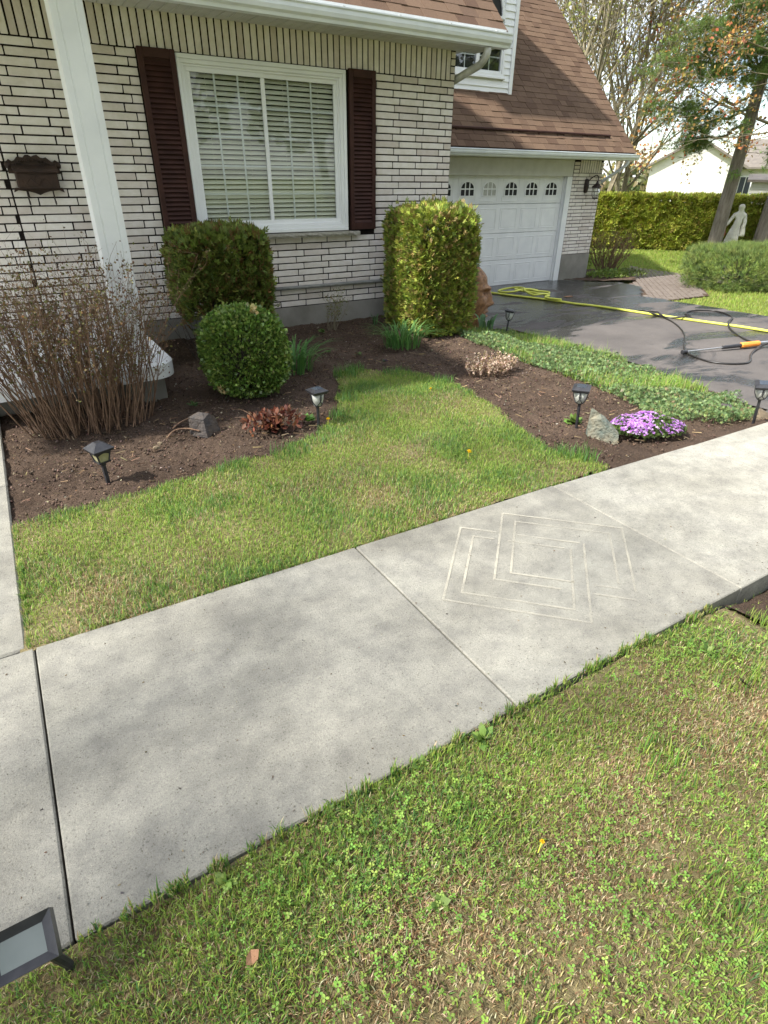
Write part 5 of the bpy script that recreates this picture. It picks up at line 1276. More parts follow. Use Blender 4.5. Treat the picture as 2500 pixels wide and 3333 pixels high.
carriage_light((0.235, 3.58, -0.01), 0.35, 0.02, -0.02, 'leftmost black lantern path light with pitched cap and amber glass')

# ------------------------------------------------------------------ spotlight at the near corner
sp = thing('spotlight', (-0.33, 0.90, -0.02), 'dark square spotlight with pale glass at lower left frame corner', 'lamp')
T = Matrix.Translation((-0.324, 0.912, 0.195)) @ Matrix.Rotation(0.0, 4, 'Z') @ Matrix.Rotation(R(30), 4, 'X')
b = B(T); hw, hh = 0.064, 0.048
def bezel(b, hw, hh, iw, ih, z0, z1):
    O = [(-hw, -hh), (hw, -hh), (hw, hh), (-hw, hh)]; I = [(-iw, -ih), (iw, -ih), (iw, ih), (-iw, ih)]
    V = [(x, y, z1) for x, y in O]+[(x, y, z0) for x, y in I]+[(x, y, -0.03) for x, y in O]
    b.add(V, [(i, (i+1) % 4, 4+(i+1) % 4, 4+i) for i in range(4)]+[(i, 8+i, 8+(i+1) % 4, (i+1) % 4) for i in range(4)]+[(8, 11, 10, 9)])
bezel(b, hw, hh, hw-0.022, hh-0.020, 0.0, 0.018); b.make('housing', MT['black'], sp)
b = B(T); b.box(-hw+0.021, hw-0.021, -hh+0.019, hh-0.019, -0.004, 0.001); b.make('lens', MT['panel'], sp)
b = B(); b.tube([(-0.30, 0.92, 0.16), (-0.29, 0.925, 0.10), (-0.275, 0.935, 0.02), (-0.27, 0.935, -0.06)], 0.011, 8); b.box(-0.335, -0.27, 0.915, 0.935, 0.135, 0.165); b.make('stake', MT['black'], sp)

# ------------------------------------------------------------------ mailbox
mb = thing('mailbox', (0.485, 6.76, 1.36), 'dark brown ornate metal mailbox on the brick wall beside the column', 'mailbox')
b = B(); b.cbox(0.322, 0.655, 6.655, 6.766, 1.485, 1.635, 0.010); b.make('body', MT['mailbox'], mb)
b = B(); b.extx([(6.766, 1.668), (6.70, 1.660), (6.642, 1.634), (6.638, 1.612), (6.648, 1.606), (6.654, 1.63), (6.766, 1.64)], 0.312, 0.665); b.make('lid', MT['mailbox'], mb)
n = 18; prof = []
for k in range(n+1):
    u_ = -1+2*k/n; prof.append((0.485+u_*0.205, 1.655+0.085*math.cos(u_*1.35)+0.010*math.sin(k*1.9)+(0.014 if abs(abs(u_)-0.9) < 0.12 else 0)))
b = B(); b.exty([(0.690, 1.60), (0.28, 1.60)]+prof, 6.735, 6.764)
for k in range(11):
    an = math.pi*(0.1+0.8*k/10); b.lathe([(0.0, 0), (0.012, 0.002), (0.014, 0.012), (0.006, 0.022), (0.0, 0.024)], (0.485+0.13*math.cos(an), 6.735, 1.645+0.045*math.sin(an)), 7)
for s_ in (-1, 1): b.lathe([(0.0, -0.03), (0.020, -0.022), (0.027, 0.0), (0.020, 0.022), (0.0, 0.03)], (0.485+s_*0.198, 6.742, 1.665), 10)
b.make('crest', MT['mailbox'], mb, False)
b = B(); b.exty([(0.295, 1.49), (0.285, 1.455), (0.32, 1.47), (0.40, 1.462), (0.45, 1.448), (0.485, 1.432), (0.52, 1.448), (0.57, 1.462), (0.65, 1.470), (0.69, 1.452), (0.68, 1.49)], 6.735, 6.764); b.make('apron', MT['mailbox'], mb)
b = B()
for pts in ([(0.40, 1.53), (0.43, 1.56), (0.46, 1.53), (0.485, 1.51), (0.51, 1.53), (0.54, 1.56), (0.575, 1.53)], [(0.485, 1.51), (0.455, 1.545), (0.485, 1.585), (0.515, 1.545), (0.485, 1.51)], [(0.335, 1.60), (0.40, 1.595), (0.485, 1.590), (0.57, 1.595), (0.645, 1.60)]):
    b.tube(spline([(x, 6.654, z) for x, z in pts], 4), 0.004, 5)
b.make('scrollwork', MT['mailbox'], mb)
for x in (0.385, 0.595):
    B().tube(spline([(x, 6.74, 1.48), (x, 6.738, 1.40), (x, 6.725, 1.365), (x, 6.70, 1.360), (x, 6.69, 1.385)], 4), 0.006, 6).make('hook', MT['blackmetal'], mb)

# ------------------------------------------------------------------ wall lantern on the garage pier
wl = thing('wall_lantern', (11.30, 9.99, 1.40), 'bronze wall lantern with seeded glass on the garage pier', 'lamp')
b = B(); b.lathe([(0.0, -0.14), (0.045, -0.12), (0.06, 0.0), (0.045, 0.12), (0.0, 0.14)], (11.20, 9.985, 1.46), 12); b.make('backplate', MT['blackmetal'], wl)
B().tube(spline([(11.20, 9.97, 1.50), (11.22, 9.90, 1.60), (11.28, 9.82, 1.66), (11.33, 9.80, 1.62), (11.32, 9.80, 1.545)], 5), 0.011, 6).make('arm', MT['blackmetal'], wl)
B().lathe([(0.0, 0.05), (0.02, 0.045), (0.03, 0.0), (0.095, -0.055), (0.10, -0.075), (0.03, -0.08)], (11.32, 9.80, 1.51), 12).make('hood', MT['blackmetal'], wl)
B().lathe([(0.080, 0.0), (0.080, -0.13), (0.05, -0.19)], (11.32, 9.80, 1.433), 12).make('glass', MT['glass'], wl, True)
b = B()
for k in range(6):
    an = k*math.pi/3; b.tube([(11.32+0.084*math.cos(an), 9.80+0.084*math.sin(an), 1.435), (11.32+0.084*math.cos(an), 9.80+0.084*math.sin(an), 1.30), (11.32+0.053*math.cos(an), 9.80+0.053*math.sin(an), 1.24)], 0.005, 4)
b.lathe([(0.06, 0.0), (0.055, -0.012), (0.012, -0.02), (0.0, -0.05)], (11.32, 9.80, 1.242), 10); b.make('cage', MT['blackmetal'], wl)

# ------------------------------------------------------------------ hoses and pressure washer
def on(pts, r_): return [(x, y, float(zdrive(y))+0.004*float(vnoise(np.array(x), np.array(y), 2.5, 8))+r_+dz) for x, y, dz in pts]
rY = 0.019
yh = [(7.75, 10.0, 0), (8.07, 9.36, 0), (8.18, 8.75, 0), (8.30, 8.29, 0), (8.40, 7.77, 0), (8.43, 7.36, 0), (8.55, 6.89, 0), (8.60, 5.98, 0), (8.68, 5.24, 0), (8.76, 4.59, 0), (8.78, 4.20, 0), (8.8, 3.0, 0), (8.9, 0.5, 0)]
tag(B().tube(spline(on(yh, rY), 8), rY, 8).make('garden_hose', MT['yhose'], None, True), 'long yellow hose stretched across the driveway from the garage', 'hose')
coil = [(8.42, 7.66, 0.03), (8.36, 7.95, 0.03), (8.45, 8.08, 0.03), (8.62, 8.16, 0.03), (8.62, 8.50, 0.035), (8.52, 8.84, 0.05), (8.60, 9.05, 0.05), (8.90, 9.15, 0.02), (9.02, 9.02, 0.015), (8.90, 8.75, 0.03), (8.60, 8.85, 0.06), (8.38, 8.80, 0.05), (8.22, 8.95, 0.03), (8.28, 9.18, 0.02), (8.52, 9.32, 0.02), (8.75, 9.22, 0.05), (8.68, 8.90, 0.075), (8.45, 8.62, 0.07), (8.36, 8.30, 0.045), (8.50, 8.22, 0.06), (8.80, 8.36, 0.02), (8.98, 8.52, 0.02), (8.86, 8.72, 0.03), (8.62, 8.68, 0.085), (8.50, 8.72, 0.08)]
tag(B().tube(spline(on(coil, rY), 6), rY, 8).make('hose_coil', MT['yhose'], None, True), 'tangled loops of yellow hose lying on the wet driveway by the garage', 'hose')
rB = 0.011
bh1 = [(8.66, 6.30, 0), (8.83, 6.26, 0), (8.87, 6.10, 0), (8.73, 5.91, 0.03), (8.56, 5.76, 0.04), (8.50, 5.60, 0.02), (8.57, 5.46, 0.03), (8.74, 5.38, 0.05), (8.92, 5.48, 0.03), (9.09, 5.67, 0), (9.38, 5.81, 0), (9.59, 5.77, 0), (9.75, 5.62, 0), (9.69, 5.39, 0), (9.43, 5.11, 0), (8.90, 4.86, 0.03), (8.72, 4.76, 0.045), (8.51, 4.61, 0.02), (8.17, 4.26, 0), (7.80, 3.88, 0.03), (7.72, 3.82, 0.06)]
bh2 = [(8.62, 6.05, 0.03), (8.55, 5.76, 0.015), (8.42, 5.47, 0), (8.08, 5.08, 0), (7.60, 4.67, 0), (7.0, 4.27, 0), (6.75, 4.05, 0), (6.62, 3.80, 0), (6.60, 3.65, 0), (6.67, 3.51, 0), (6.84, 3.42, 0), (7.02, 3.46, 0), (7.34, 3.63, 0), (7.72, 3.74, 0.02), (7.9, 3.7, 0.05)]
tag(B().tube(spline(on(bh1, rB), 7), rB, 7).make('pressure_hose', MT['bhose'], None, True), 'looped black pressure washer hose crossing the yellow hose', 'hose')
tag(B().tube(spline(on(bh2, rB), 7), rB, 7).make('pressure_hose', MT['bhose'], None, True), 'black hose curling round the pressure washer wand', 'hose')
wd_ = thing('pressure_washer_wand', (7.4, 3.9, float(zdrive(3.9))), 'pressure washer wand with orange grip lying on the driveway', 'washer')
def wp(t, dz=0.0):
    a = Vector((6.70, 4.10, float(zdrive(4.1))+0.02)); c = Vector((7.92, 3.74, float(zdrive(3.74))+0.06)); p = a+(c-a)*t; p.z += dz; return p
B().tube([wp(0.0), wp(0.055)], [0.026, 0.018], 8).make('nozzle', MT['black'], wd_)
B().tube([wp(0.055), wp(0.46)], 0.0095, 8).make('lance', MT['steel'], wd_)
B().tube([wp(0.45), wp(0.66)], [0.022, 0.026], 8).make('foregrip', MT['black'], wd_)
B().tube([wp(0.655), wp(0.665), wp(0.86), wp(0.87)], [0.028, 0.036, 0.034, 0.026], 10).make('grip', MT['orange'], wd_)
b = B(); b.tube([wp(0.87), wp(1.15)], 0.02, 8); b.tube([wp(1.0, -0.05), wp(1.0, 0.045)], 0.018, 8); b.make('valve', MT['steel'], wd_)
tag(B().box(8.95, 9.12, 8.02, 8.10, float(zdrive(8.06))+0.006, float(zdrive(8.06))+0.012).make('brick_chip', MT['card']), 'flat orange brown scrap on the driveway beside the hose loops', 'scrap')

# ------------------------------------------------------------------ carved face
cf = thing('carved_face', (5.70, 6.82, -0.28), 'carved brown wooden face looking toward the driveway behind the cedar', 'carving')
nz, na = 72, 64; V = []
FA = math.atan2(-0.66, 0.75)
def g_(d, s_): return math.exp(-(d/s_)**2)
for i in range(nz):
    z = i/(nz-1)             # 0 chin .. 1 crown
    for k in range(na):
        an = -math.pi+2*math.pi*k/na; c_ = math.cos(an)
        r_ = 0.165*(0.72+0.5*math.sin(math.pi*min(1, (z*0.86+0.14)))**0.8)*(1.0 if z < 0.8 else max(0.25, 1-((z-0.8)/0.24)**2))
        w_ = lambda s_: math.exp(-(an/s_)**2)
        r_ += 0.088*w_(0.18)*(g_(z-0.40, 0.055)+0.62*g_(z-0.50, 0.07)+0.35*g_(z-0.60, 0.08))   # nose
        r_ += 0.030*(g_(an-0.24, 0.12)+g_(an+0.24, 0.12))*g_(z-0.375, 0.03)                     # nostrils
        r_ += 0.034*w_(0.95)*g_(z-0.665, 0.035)                                                  # brow
        r_ -= 0.075*(g_(an-0.52, 0.22)+g_(an+0.52, 0.22))*g_(z-0.595, 0.05)                      # eye sockets
        r_ += 0.026*(g_(an-0.52, 0.13)+g_(an+0.52, 0.13))*g_(z-0.59, 0.022)                      # eyes
        r_ += 0.024*(g_(an-0.75, 0.3)+g_(an+0.75, 0.3))*g_(z-0.43, 0.09)                         # cheeks
        r_ += 0.032*w_(0.40)*(g_(z-0.262, 0.026)+1.05*g_(z-0.185, 0.028))-0.045*w_(0.42)*g_(z-0.224, 0.012)   # lips
        r_ += 0.022*w_(0.45)*g_(z-0.06, 0.06)                                                    # chin
        r_ += 0.007*math.sin(an*9+math.sin(z*7)*1.5)*smoothstep(0.68, 0.8, z)                    # carved hair
        r_ = max(r_, 0.02)
        V.append((5.70+r_*math.cos(an+FA), 6.82+r_*math.sin(an+FA), -0.28+0.80*z))
Fc = [(i*na+k, i*na+(k+1) % na, (i+1)*na+(k+1) % na, (i+1)*na+k) for i in range(nz-1) for k in range(na)]+[tuple(range(na))[::-1], tuple(range((nz-1)*na, nz*na))]
B().add(V, Fc).make('face', MT['carved'], cf, True)

# ------------------------------------------------------------------ background: paved path, bed, shrubs
pv = tag(B().add([(10.3, 7.0, -0.362), (11.7, 6.9, -0.358), (14.5, 9.2, -0.441), (14.9, 11.4, -0.50), (13.3, 10.3, -0.481), (12.4, 9.2, -0.441), (11.2, 8.6, -0.42), (10.25, 7.6, -0.384)], [(0, 1, 6, 7), (1, 2, 5, 6), (2, 3, 4, 5)]).make('paved_path', MT['soil']), kind='structure')
PV = [(10.32, 7.05), (11.65, 6.95), (14.4, 9.2), (14.8, 11.2), (13.4, 10.25), (12.45, 9.15), (11.25, 8.5), (10.3, 7.55)]
pm = B().cbox(-0.098, 0.098, -0.048, 0.048, -0.03, 0.0, 0.004).mesh('paver', MT['paver']); cnt = 0
ca, sa = math.cos(0.75), math.sin(0.75); cand = []
for i in range(-40, 60):
    for j in range(-60, 60):
        u_ = i*0.205+(0.1025 if j % 2 else 0); v_ = j*0.105; x = 12.2+u_*ca-v_*sa; y = 8.6+u_*sa+v_*ca
        if bool(inpoly(np.array(x), np.array(y), PV)) and not bool(inpoly(np.array(x), np.array(y), DRIVE)): cand.append((math.hypot(x, y), x, y))
cand.sort()
def pz(x, y): return float(zdrive(y))-0.040
for d_, x, y in cand[:220]: piece('paver', pm, (x, y, pz(x, y)+rng.normal(0, 0.002)), pv, rot=(0, 0, 0.75))
b = B(Matrix())
for d_, x, y in cand[220:]:
    for (du, dv) in ((0, 0),):
        T = Matrix.Translation((x, y, pz(x, y))) @ Matrix.Rotation(0.75, 4, 'Z'); c_ = B().cbox(-0.098, 0.098, -0.048, 0.048, -0.03, 0.0, 0.004); b.add([T @ Vector(p) for p in c_.v], c_.f)
if b.f: tag(b.make('paver_field', MT['paver'], pv), kind='stuff')

MB_ = [(10.85, 9.99), (11.35, 9.25), (12.2, 8.95), (12.55, 9.35), (13.3, 10.3), (13.0, 11.0), (11.7, 11.0), (11.7, 9.99)]
patch('shrub_bed', MB_, 0.06, lambda x, y: zdrive(y)+0.010+0.008*vnoise(x, y, 8, 22), MT['soil'], rag=0.07)
twiggy('bare_bush', (12.55, 10.15, -0.40), (0.20, 0.16), 60, 0.85, (0.75, 0.5), 'rounded bare reddish bush beside the garage corner', 'shrub', 121, 0.011, [(0.25, 0.27, 0.06), (0.22, 0.13, 0.06)], 1100, 2, 'twig', 0.035)
q = np.random.default_rng(122)
def low_leaves(name, label, cx, cy, rx, ry, n, hz, size, pal, seed, cat='plant'):
    q = np.random.default_rng(seed); t_ = thing(name, (cx, cy, float(zdrive(cy))), label, cat)
    a = q.uniform(0, 6.28, n); r_ = np.sqrt(q.random(n)); x = cx+rx*r_*np.cos(a); y = cy+ry*r_*np.sin(a)
    P = np.stack([x, y, zdrive(y)+0.02+hz*np.sqrt(np.clip(1-r_**2, 0, 1))*q.uniform(0.2, 1.0, n)], -1)
    V, F_, C = scatter(*LEAF, P, q.normal(0, 0.7, (n, 3))+[0, 0, 0.5], q.uniform(0, 6, n), q.uniform(0.6, 1.2, n)*size, pick(q, pal, n, 0.15)); np_obj('leaves', V, [F_], MT['leaf'], t_, C)
low_leaves('leafy_plant', 'low yellow green plants under the bare bush by the garage', 12.15, 9.75, 0.55, 0.42, 700, 0.14, 0.07, [(0.17, 0.25, 0.04), (0.13, 0.20, 0.04), (0.22, 0.28, 0.06)], 123)
low_leaves('leafy_plant', 'green plants at the paved path edge right of the bare bush', 12.75, 9.65, 0.45, 0.35, 400, 0.12, 0.06, [(0.12, 0.17, 0.04), (0.16, 0.20, 0.05)], 124)
low_leaves('leafy_plant', 'tall yellow green shrub behind the garage corner', 12.9, 11.6, 0.55, 0.5, 1400, 0.75, 0.07, [(0.20, 0.26, 0.04), (0.15, 0.21, 0.035)], 125, 'shrub')

# right verge grass in front of the pine bush and the back lawn
def field(name, label, poly, n, seed, pal, h, wd, zf):
    q = np.random.default_rng(seed); A = np.array(poly); x = q.uniform(A[:, 0].min(), A[:, 0].max(), n*2); y = q.uniform(A[:, 1].min(), A[:, 1].max(), n*2)
    k = inpoly(x, y, poly); x, y = x[k][:n], y[k][:n]; n = len(x)
    V, Q, T, C = blades(q, np.stack([x, y, zf(x, y)], -1), q.uniform(*h, n), q.uniform(*wd, n), np.clip(q.normal(0.5, 0.2, n), 0, 0.95), pick(q, pal, n, 0.14))
    return tag(np_obj(name, V, [Q, T], MT['grass'], None, C), label, 'grass', None, 'stuff')
GB = [(0.27, 0.37, 0.06), (0.31, 0.41, 0.07), (0.21, 0.31, 0.055), (0.34, 0.34, 0.11)]
field('grass', 'bright lawn strip between driveway and pine bush', [(10.15, 1.0), (10.15, 5.0), (10.35, 6.9), (11.6, 6.8), (12.5, 7.5), (15, 6.5), (15, 1.0)], 26000, 131, GB, (0.03, 0.07), (0.003, 0.006), lambda x, y: hgt(x, y)-0.06)
field('grass', 'sunny back lawn in front of the cedar hedge', [(12.6, 9.5), (14.5, 9.3), (15.5, 8.5), (22, 9.5), (20, 13), (16.5, 15.5), (12.8, 11.5)], 42000, 132, GB, (0.03, 0.08), (0.004, 0.009), lambda x, y: hgt(x, y)-0.06)

# pine bush: mound of needle tufts on branches
pb = thing('pine_bush', (13.6, 7.4, -0.36), 'wide bushy green pine shrub at right beside the paved path', 'shrub')
q = np.random.default_rng(141); n = 9000
P, g, nl, t = sup_points(q, n, (13.5, 7.40, -0.06), (1.28, 1.15, 0.46), 2.2, 0.16, 0.14, 4.0, seed=9)
k = P[:, 2] > -0.40; P, g = P[k], g[k]; n = len(P)
V, F_, C = scatter(*TUFT, P, g*0.8+q.normal(0, 0.35, (n, 3))+[0, 0, 0.6], q.uniform(0, 6, n), q.uniform(0.09, 0.16, n), pick(q, [(0.13, 0.19, 0.045), (0.17, 0.235, 0.05), (0.09, 0.14, 0.04), (0.22, 0.27, 0.07)], n, 0.15))
np_obj('needles', V, [F_], MT['needle'], pb, C)
m = 60; e, _, _, _ = sup_points(q, m, (13.5, 7.40, -0.06), (1.15, 1.05, 0.40), 2.2, 0.1); e[:, 2] = np.maximum(e[:, 2], -0.25); s0 = np.array([[13.5, 7.40, -0.38]]*m)+q.normal(0, 0.1, (m, 3))*[1, 1, 0.1]
V, F_ = segs(s0, e, np.full(m, 0.025), np.full(m, 0.008)); np_obj('branches', V, [F_], MT['bark'], pb)

# ------------------------------------------------------------------ cedar hedge
hd = thing('cedar_hedge', (19.5, 13.7, -0.45), 'long clipped cedar hedge at the back of the yard', 'hedge')
A0 = np.array([15.4, 18.2]); A1 = np.array([24.3, 7.4]); dv = (A1-A0)/np.linalg.norm(A1-A0); nv = np.array([dv[1], -dv[0]])
if nv @ np.array([-1, -1]) < 0: nv = -nv
L_ = np.linalg.norm(A1-A0); q = np.random.default_rng(151); n = 40000
u_ = q.uniform(0, L_, n); front = q.random(n) < 0.72
zz_ = np.where(front, q.uniform(-0.45, 1.08, n), 1.08-np.abs(q.normal(0, 0.04, n))); ww = np.where(front, np.abs(q.normal(0, 0.05, n)), q.uniform(0, 0.9, n))
bulge = 0.07*vnoise(u_, zz_*1.5, 4.0, 31)+0.05*vnoise(u_, zz_*2, 10, 32)
XY = A0+dv*u_[:, None]-nv*(ww-bulge)[:, None]
P = np.stack([XY[:, 0], XY[:, 1], zz_+0.04*vnoise(u_, ww, 5, 33)*(~front)], -1)
D = np.where(front[:, None], np.array([nv[0], nv[1], 0.35]), np.array([0, 0, 1.0]))+q.normal(0, 0.4, (n, 3))
V, F_, C = scatter(*FAN, P, D, q.uniform(0, 6, n), q.uniform(0.10, 0.19, n), pick(q, [(0.42, 0.46, 0.075), (0.50, 0.54, 0.095), (0.32, 0.37, 0.06), (0.42, 0.34, 0.10)], n, 0.16, [0.33, 0.27, 0.3, 0.1]))
np_obj('foliage', V, [F_], MT['needle'], hd, C)
c0 = A0-nv*0.22; c1 = A1-nv*0.22; e0 = A0-nv*0.8; e1 = A1-nv*0.8
B().add([(*c0, -0.5), (*c1, -0.5), (*e1, -0.5), (*e0, -0.5), (*c0, 0.92), (*c1, 0.92), (*e1, 0.92), (*e0, 0.92)], [(0, 1, 5, 4), (1, 2, 6, 5), (2, 3, 7, 6), (3, 0, 4, 7), (4, 5, 6, 7)]).make('inner_branches', MT['dtwig'], hd)

# ------------------------------------------------------------------ statue
st = thing('garden_statue', (19.95, 11.52, -0.42), 'white stone statue of a robed figure holding a red jar by the hedge', 'statue')
def skin(name, verts, edges, radii, mat, parent, root=0, sub=2):
    me = bpy.data.meshes.new(name); me.from_pydata(verts, edges, []); me.update()
    o = bpy.data.objects.new(name, me); link(o, parent)
    md = o.modifiers.new('skin', 'SKIN'); md.use_smooth_shade = True
    if not me.skin_vertices: me.skin_vertices.new()
    for i, r_ in enumerate(radii):
        me.skin_vertices[0].data[i].radius = r_ if hasattr(r_, '__len__') else (r_, r_)
        me.skin_vertices[0].data[i].use_root = (i == root)
    s_ = o.modifiers.new('sub', 'SUBSURF'); s_.levels = sub; s_.render_levels = sub
    me.materials.append(mat); return o
bx, by, bz = 19.95, 11.52, -0.27
ax = Vector((0.52, -0.85, 0)); fwd = Vector((-0.85, -0.52, 0))      # figure's left-right across the view
def sv(a, f, z): p = Vector((bx, by, bz))+ax*a+fwd*f; return (p.x, p.y, bz+z)
vs_ = [sv(0, 0, 0.62), sv(-0.03, 0, 0.40), sv(-0.05, 0, 0.12), sv(0.02, 0, 0.78), sv(0.03, 0, 0.93), sv(0.02, 0.01, 1.03), sv(0.01, 0.03, 1.15), sv(0.0, 0.04, 1.235),
       sv(-0.13, 0, 0.93), sv(-0.22, 0.03, 0.76), sv(-0.29, 0.10, 0.62), sv(0.16, 0, 0.92), sv(0.20, 0.04, 0.72), sv(0.19, 0.12, 0.56)]
ed = [(0, 1), (1, 2), (0, 3), (3, 4), (4, 5), (5, 6), (6, 7), (4, 8), (8, 9), (9, 10), (4, 11), (11, 12), (12, 13)]
skin('figure', vs_, ed, [(0.16, 0.13), (0.19, 0.15), (0.23, 0.17), (0.12, 0.10), (0.14, 0.10), 0.055, 0.105, 0.07, 0.062, 0.05, 0.04, 0.065, 0.06, 0.05], MT['statue'], st)
b = B()
for k in range(9):
    a = -0.2+0.045*k; b.tube([sv(a*0.55, 0.10, 0.62), sv(a*0.8-0.02, 0.145, 0.40), sv(a-0.04, 0.17, 0.12), sv(a-0.05, 0.18, 0.02)], [0.012, 0.020, 0.026, 0.024], 6)
b.make('robe_folds', MT['statue'], st, True)
skin('drape', [sv(0.17, 0.06, 0.70), sv(0.20, 0.08, 0.50), sv(0.20, 0.10, 0.32)], [(0, 1), (1, 2)], [0.05, 0.08, 0.10], MT['statue'], st)
B().lathe([(0.035, 0.30), (0.022, 0.24), (0.03, 0.18), (0.062, 0.08), (0.03, 0.0)], sv(-0.30, 0.13, 0.32), 12).make('jar', MT['terra'], st, True)
B().lathe([(0.24, -0.16), (0.24, 0.0), (0.18, 0.03)], sv(-0.02, 0, 0.0), 14).make('pedestal', MT['statue'], st)

# ------------------------------------------------------------------ trees
def tree(name, base, H_, label, seed, trunk_r, n_main=5, up=0.9, leafpal=None, nleaf=1500, leafsize=0.10, lean=(0, 0), start=0.25, levels=4, mat='greytwig', cat='tree', wig=0.10, blen=0.45, needle=False, tmat=None):
    q = np.random.default_rng(seed); t_ = thing(name, base, label, cat)
    T0 = [[], [], [], []]; S0 = [[], [], [], []]; tips = []
    def run(p, d, L, r_, lvl, store):
        m = 6 if lvl < 2 else 4; pts = [p]
        for j in range(m):
            d = d+q.normal(0, wig, 3)+np.array([0, 0, 0.05*up]); d = d/np.linalg.norm(d); p2 = p+d*L/m
            f0 = 1-0.75*j/m; f1 = 1-0.75*(j+1)/m
            store[0].append(p); store[1].append(p2); store[2].append(r_*f0); store[3].append(r_*f1)
            if lvl < levels and j >= (1 if lvl else int(m*start)):
                nb = q.integers(1, 3) if lvl else q.integers(1, n_main)
                for _ in range(nb):
                    e = d*up+q.normal(0, 0.62, 3); e[2] = e[2]*0.6+0.30*up; e /= np.linalg.norm(e)
                    run(p2, e, L*blen*q.uniform(0.7, 1.2), r_*f1*0.55, lvl+1, S0)
            if lvl >= levels-1: tips.append((p2, d))
            p = p2
    run(np.array(base, float), np.array([lean[0], lean[1], 1.0]), H_, trunk_r, 0, T0)
    V, F_ = segs(*T0, n=10); np_obj('trunk', V, [F_], MT[tmat or 'bark'], t_, smooth=True)
    V, F_ = segs(S0[0], S0[1], np.maximum(S0[2], 0.006), np.maximum(S0[3], 0.004), n=3); np_obj('branches', V, [F_], MT[mat], t_)
    if nleaf:
        k = q.integers(0, len(tips), nleaf); P = np.array([tips[i][0] for i in k])+q.normal(0, 0.10, (nleaf, 3)); D = np.array([tips[i][1] for i in k])+q.normal(0, 0.5, (nleaf, 3))
        tm = TUFT if needle else KITE
        V, F_, C = scatter(*tm, P, D, q.uniform(0, 6, nleaf), q.uniform(0.6, 1.3, nleaf)*leafsize, pick(q, leafpal, nleaf, 0.18)); np_obj('crown', V, [F_], MT['needle' if needle else 'leaf'], t_, C)
    return t_
YEL = [(0.34, 0.35, 0.09), (0.42, 0.40, 0.12), (0.27, 0.30, 0.09)]
ORA = [(0.42, 0.20, 0.06), (0.36, 0.12, 0.06), (0.46, 0.29, 0.10), (0.34, 0.27, 0.09)]
PIN = [(0.10, 0.17, 0.04), (0.14, 0.22, 0.045), (0.17, 0.25, 0.065)]
zb = -0.5
tree('pine_tree', (19.25, 11.68, zb), 11.5, 'tall straight pine trunk standing in front of the hedge', 301, 0.21, 4, 0.15, PIN, 1500, 0.24, (0.0, 0.0), 0.42, 3, 'bark', wig=0.015, blen=0.26, needle=True)
# low boughs of that pine reaching toward the garage
q = np.random.default_rng(331); bo = [[], [], [], []]; tp = []
for (ex, ey, ez) in ((16.6, 12.2, 4.6), (16.2, 11.5, 4.9), (16.8, 11.2, 5.3), (17.4, 11.0, 4.5), (16.9, 11.8, 3.9), (15.8, 12.3, 4.2), (16.0, 12.6, 3.2), (16.5, 11.9, 2.9), (17.6, 12.4, 2.5), (18.2, 10.6, 5.2), (17.9, 11.0, 4.1)):
    p0 = np.array([19.25, 11.68, ez+0.5]); p1 = np.array([ex, ey, ez]); m = 7; pr_ = p0
    for j in range(1, m+1):
        p2 = p0+(p1-p0)*j/m+q.normal(0, 0.08, 3)+np.array([0, 0, -0.25*math.sin(math.pi*j/m)*0.5]); bo[0].append(pr_); bo[1].append(p2); bo[2].append(0.045*(1-0.8*(j-1)/m)); bo[3].append(0.045*(1-0.8*j/m)); pr_ = p2
        if j > 2:
            for _ in range(5):
                e = q.normal(0, 0.5, 3)*[1, 1, 0.5]+(p1-p0)/np.linalg.norm(p1-p0)*0.3; p3 = p2+e*0.7; bo[0].append(p2); bo[1].append(p3); bo[2].append(0.01); bo[3].append(0.004)
                for t in (0.4, 0.7, 0.9, 1.0): tp.append(p2+e*0.7*t)
V, F_ = segs(*bo, n=5); np_obj('bough', V, [F_], MT['bark'], bpy.data.objects['pine_tree'])
k = q.integers(0, len(tp), 4600); P = np.array(tp)[k]+q.normal(0, 0.07, (4600, 3))
V, F_, C = scatter(*TUFT, P, q.normal(0, 0.6, (4600, 3))+[-0.3, -0.1, 0.3], q.uniform(0, 6, 4600), q.uniform(0.12, 0.22, 4600), pick(q, PIN+[(0.15, 0.20, 0.05)], 4600, 0.15)); np_obj('bough_needles', V, [F_], MT['needle'], bpy.data.objects['pine_tree'], C)
tree('pine_tree', (20.9, 11.1, zb), 12.0, 'dark thick pine trunk at the right frame edge', 302, 0.30, 4, 0.15, PIN, 900, 0.24, (0.03, 0), 0.5, 3, 'bark', wig=0.015, blen=0.24, needle=True)
BT = [((16.8, 15.6), 9.5, 'many branched bare tree just behind the garage roof edge', 303, YEL, (0.04, 0)), ((18.8, 16.2), 9.0, 'leaning bare tree with orange buds behind the hedge', 304, ORA+YEL, (0.30, -0.12)),
      ((16.2, 17.0), 11.0, 'tall thin bare tree behind the garage', 305, YEL, (0.0, 0.0)), ((21.5, 17.2), 10.0, 'bare tree with grey twigs behind the hedge centre', 306, YEL+ORA[:1], (-0.05, 0.0)),
      ((17.4, 18.4), 10.5, 'second tall thin bare tree behind the garage', 313, YEL+ORA[:2], (0.06, 0.0)), ((19.6, 17.6), 10.0, 'slender bare tree in line with the garage gutter end', 314, YEL, (0.10, -0.05)),
      ((25.5, 20.5), 12.0, 'far bare tree above the neighbour house', 309, YEL, (0, 0)), ((21.0, 22.0), 13.0, 'far bare tree left of the neighbour house', 310, YEL+ORA[3:], (0, 0))]
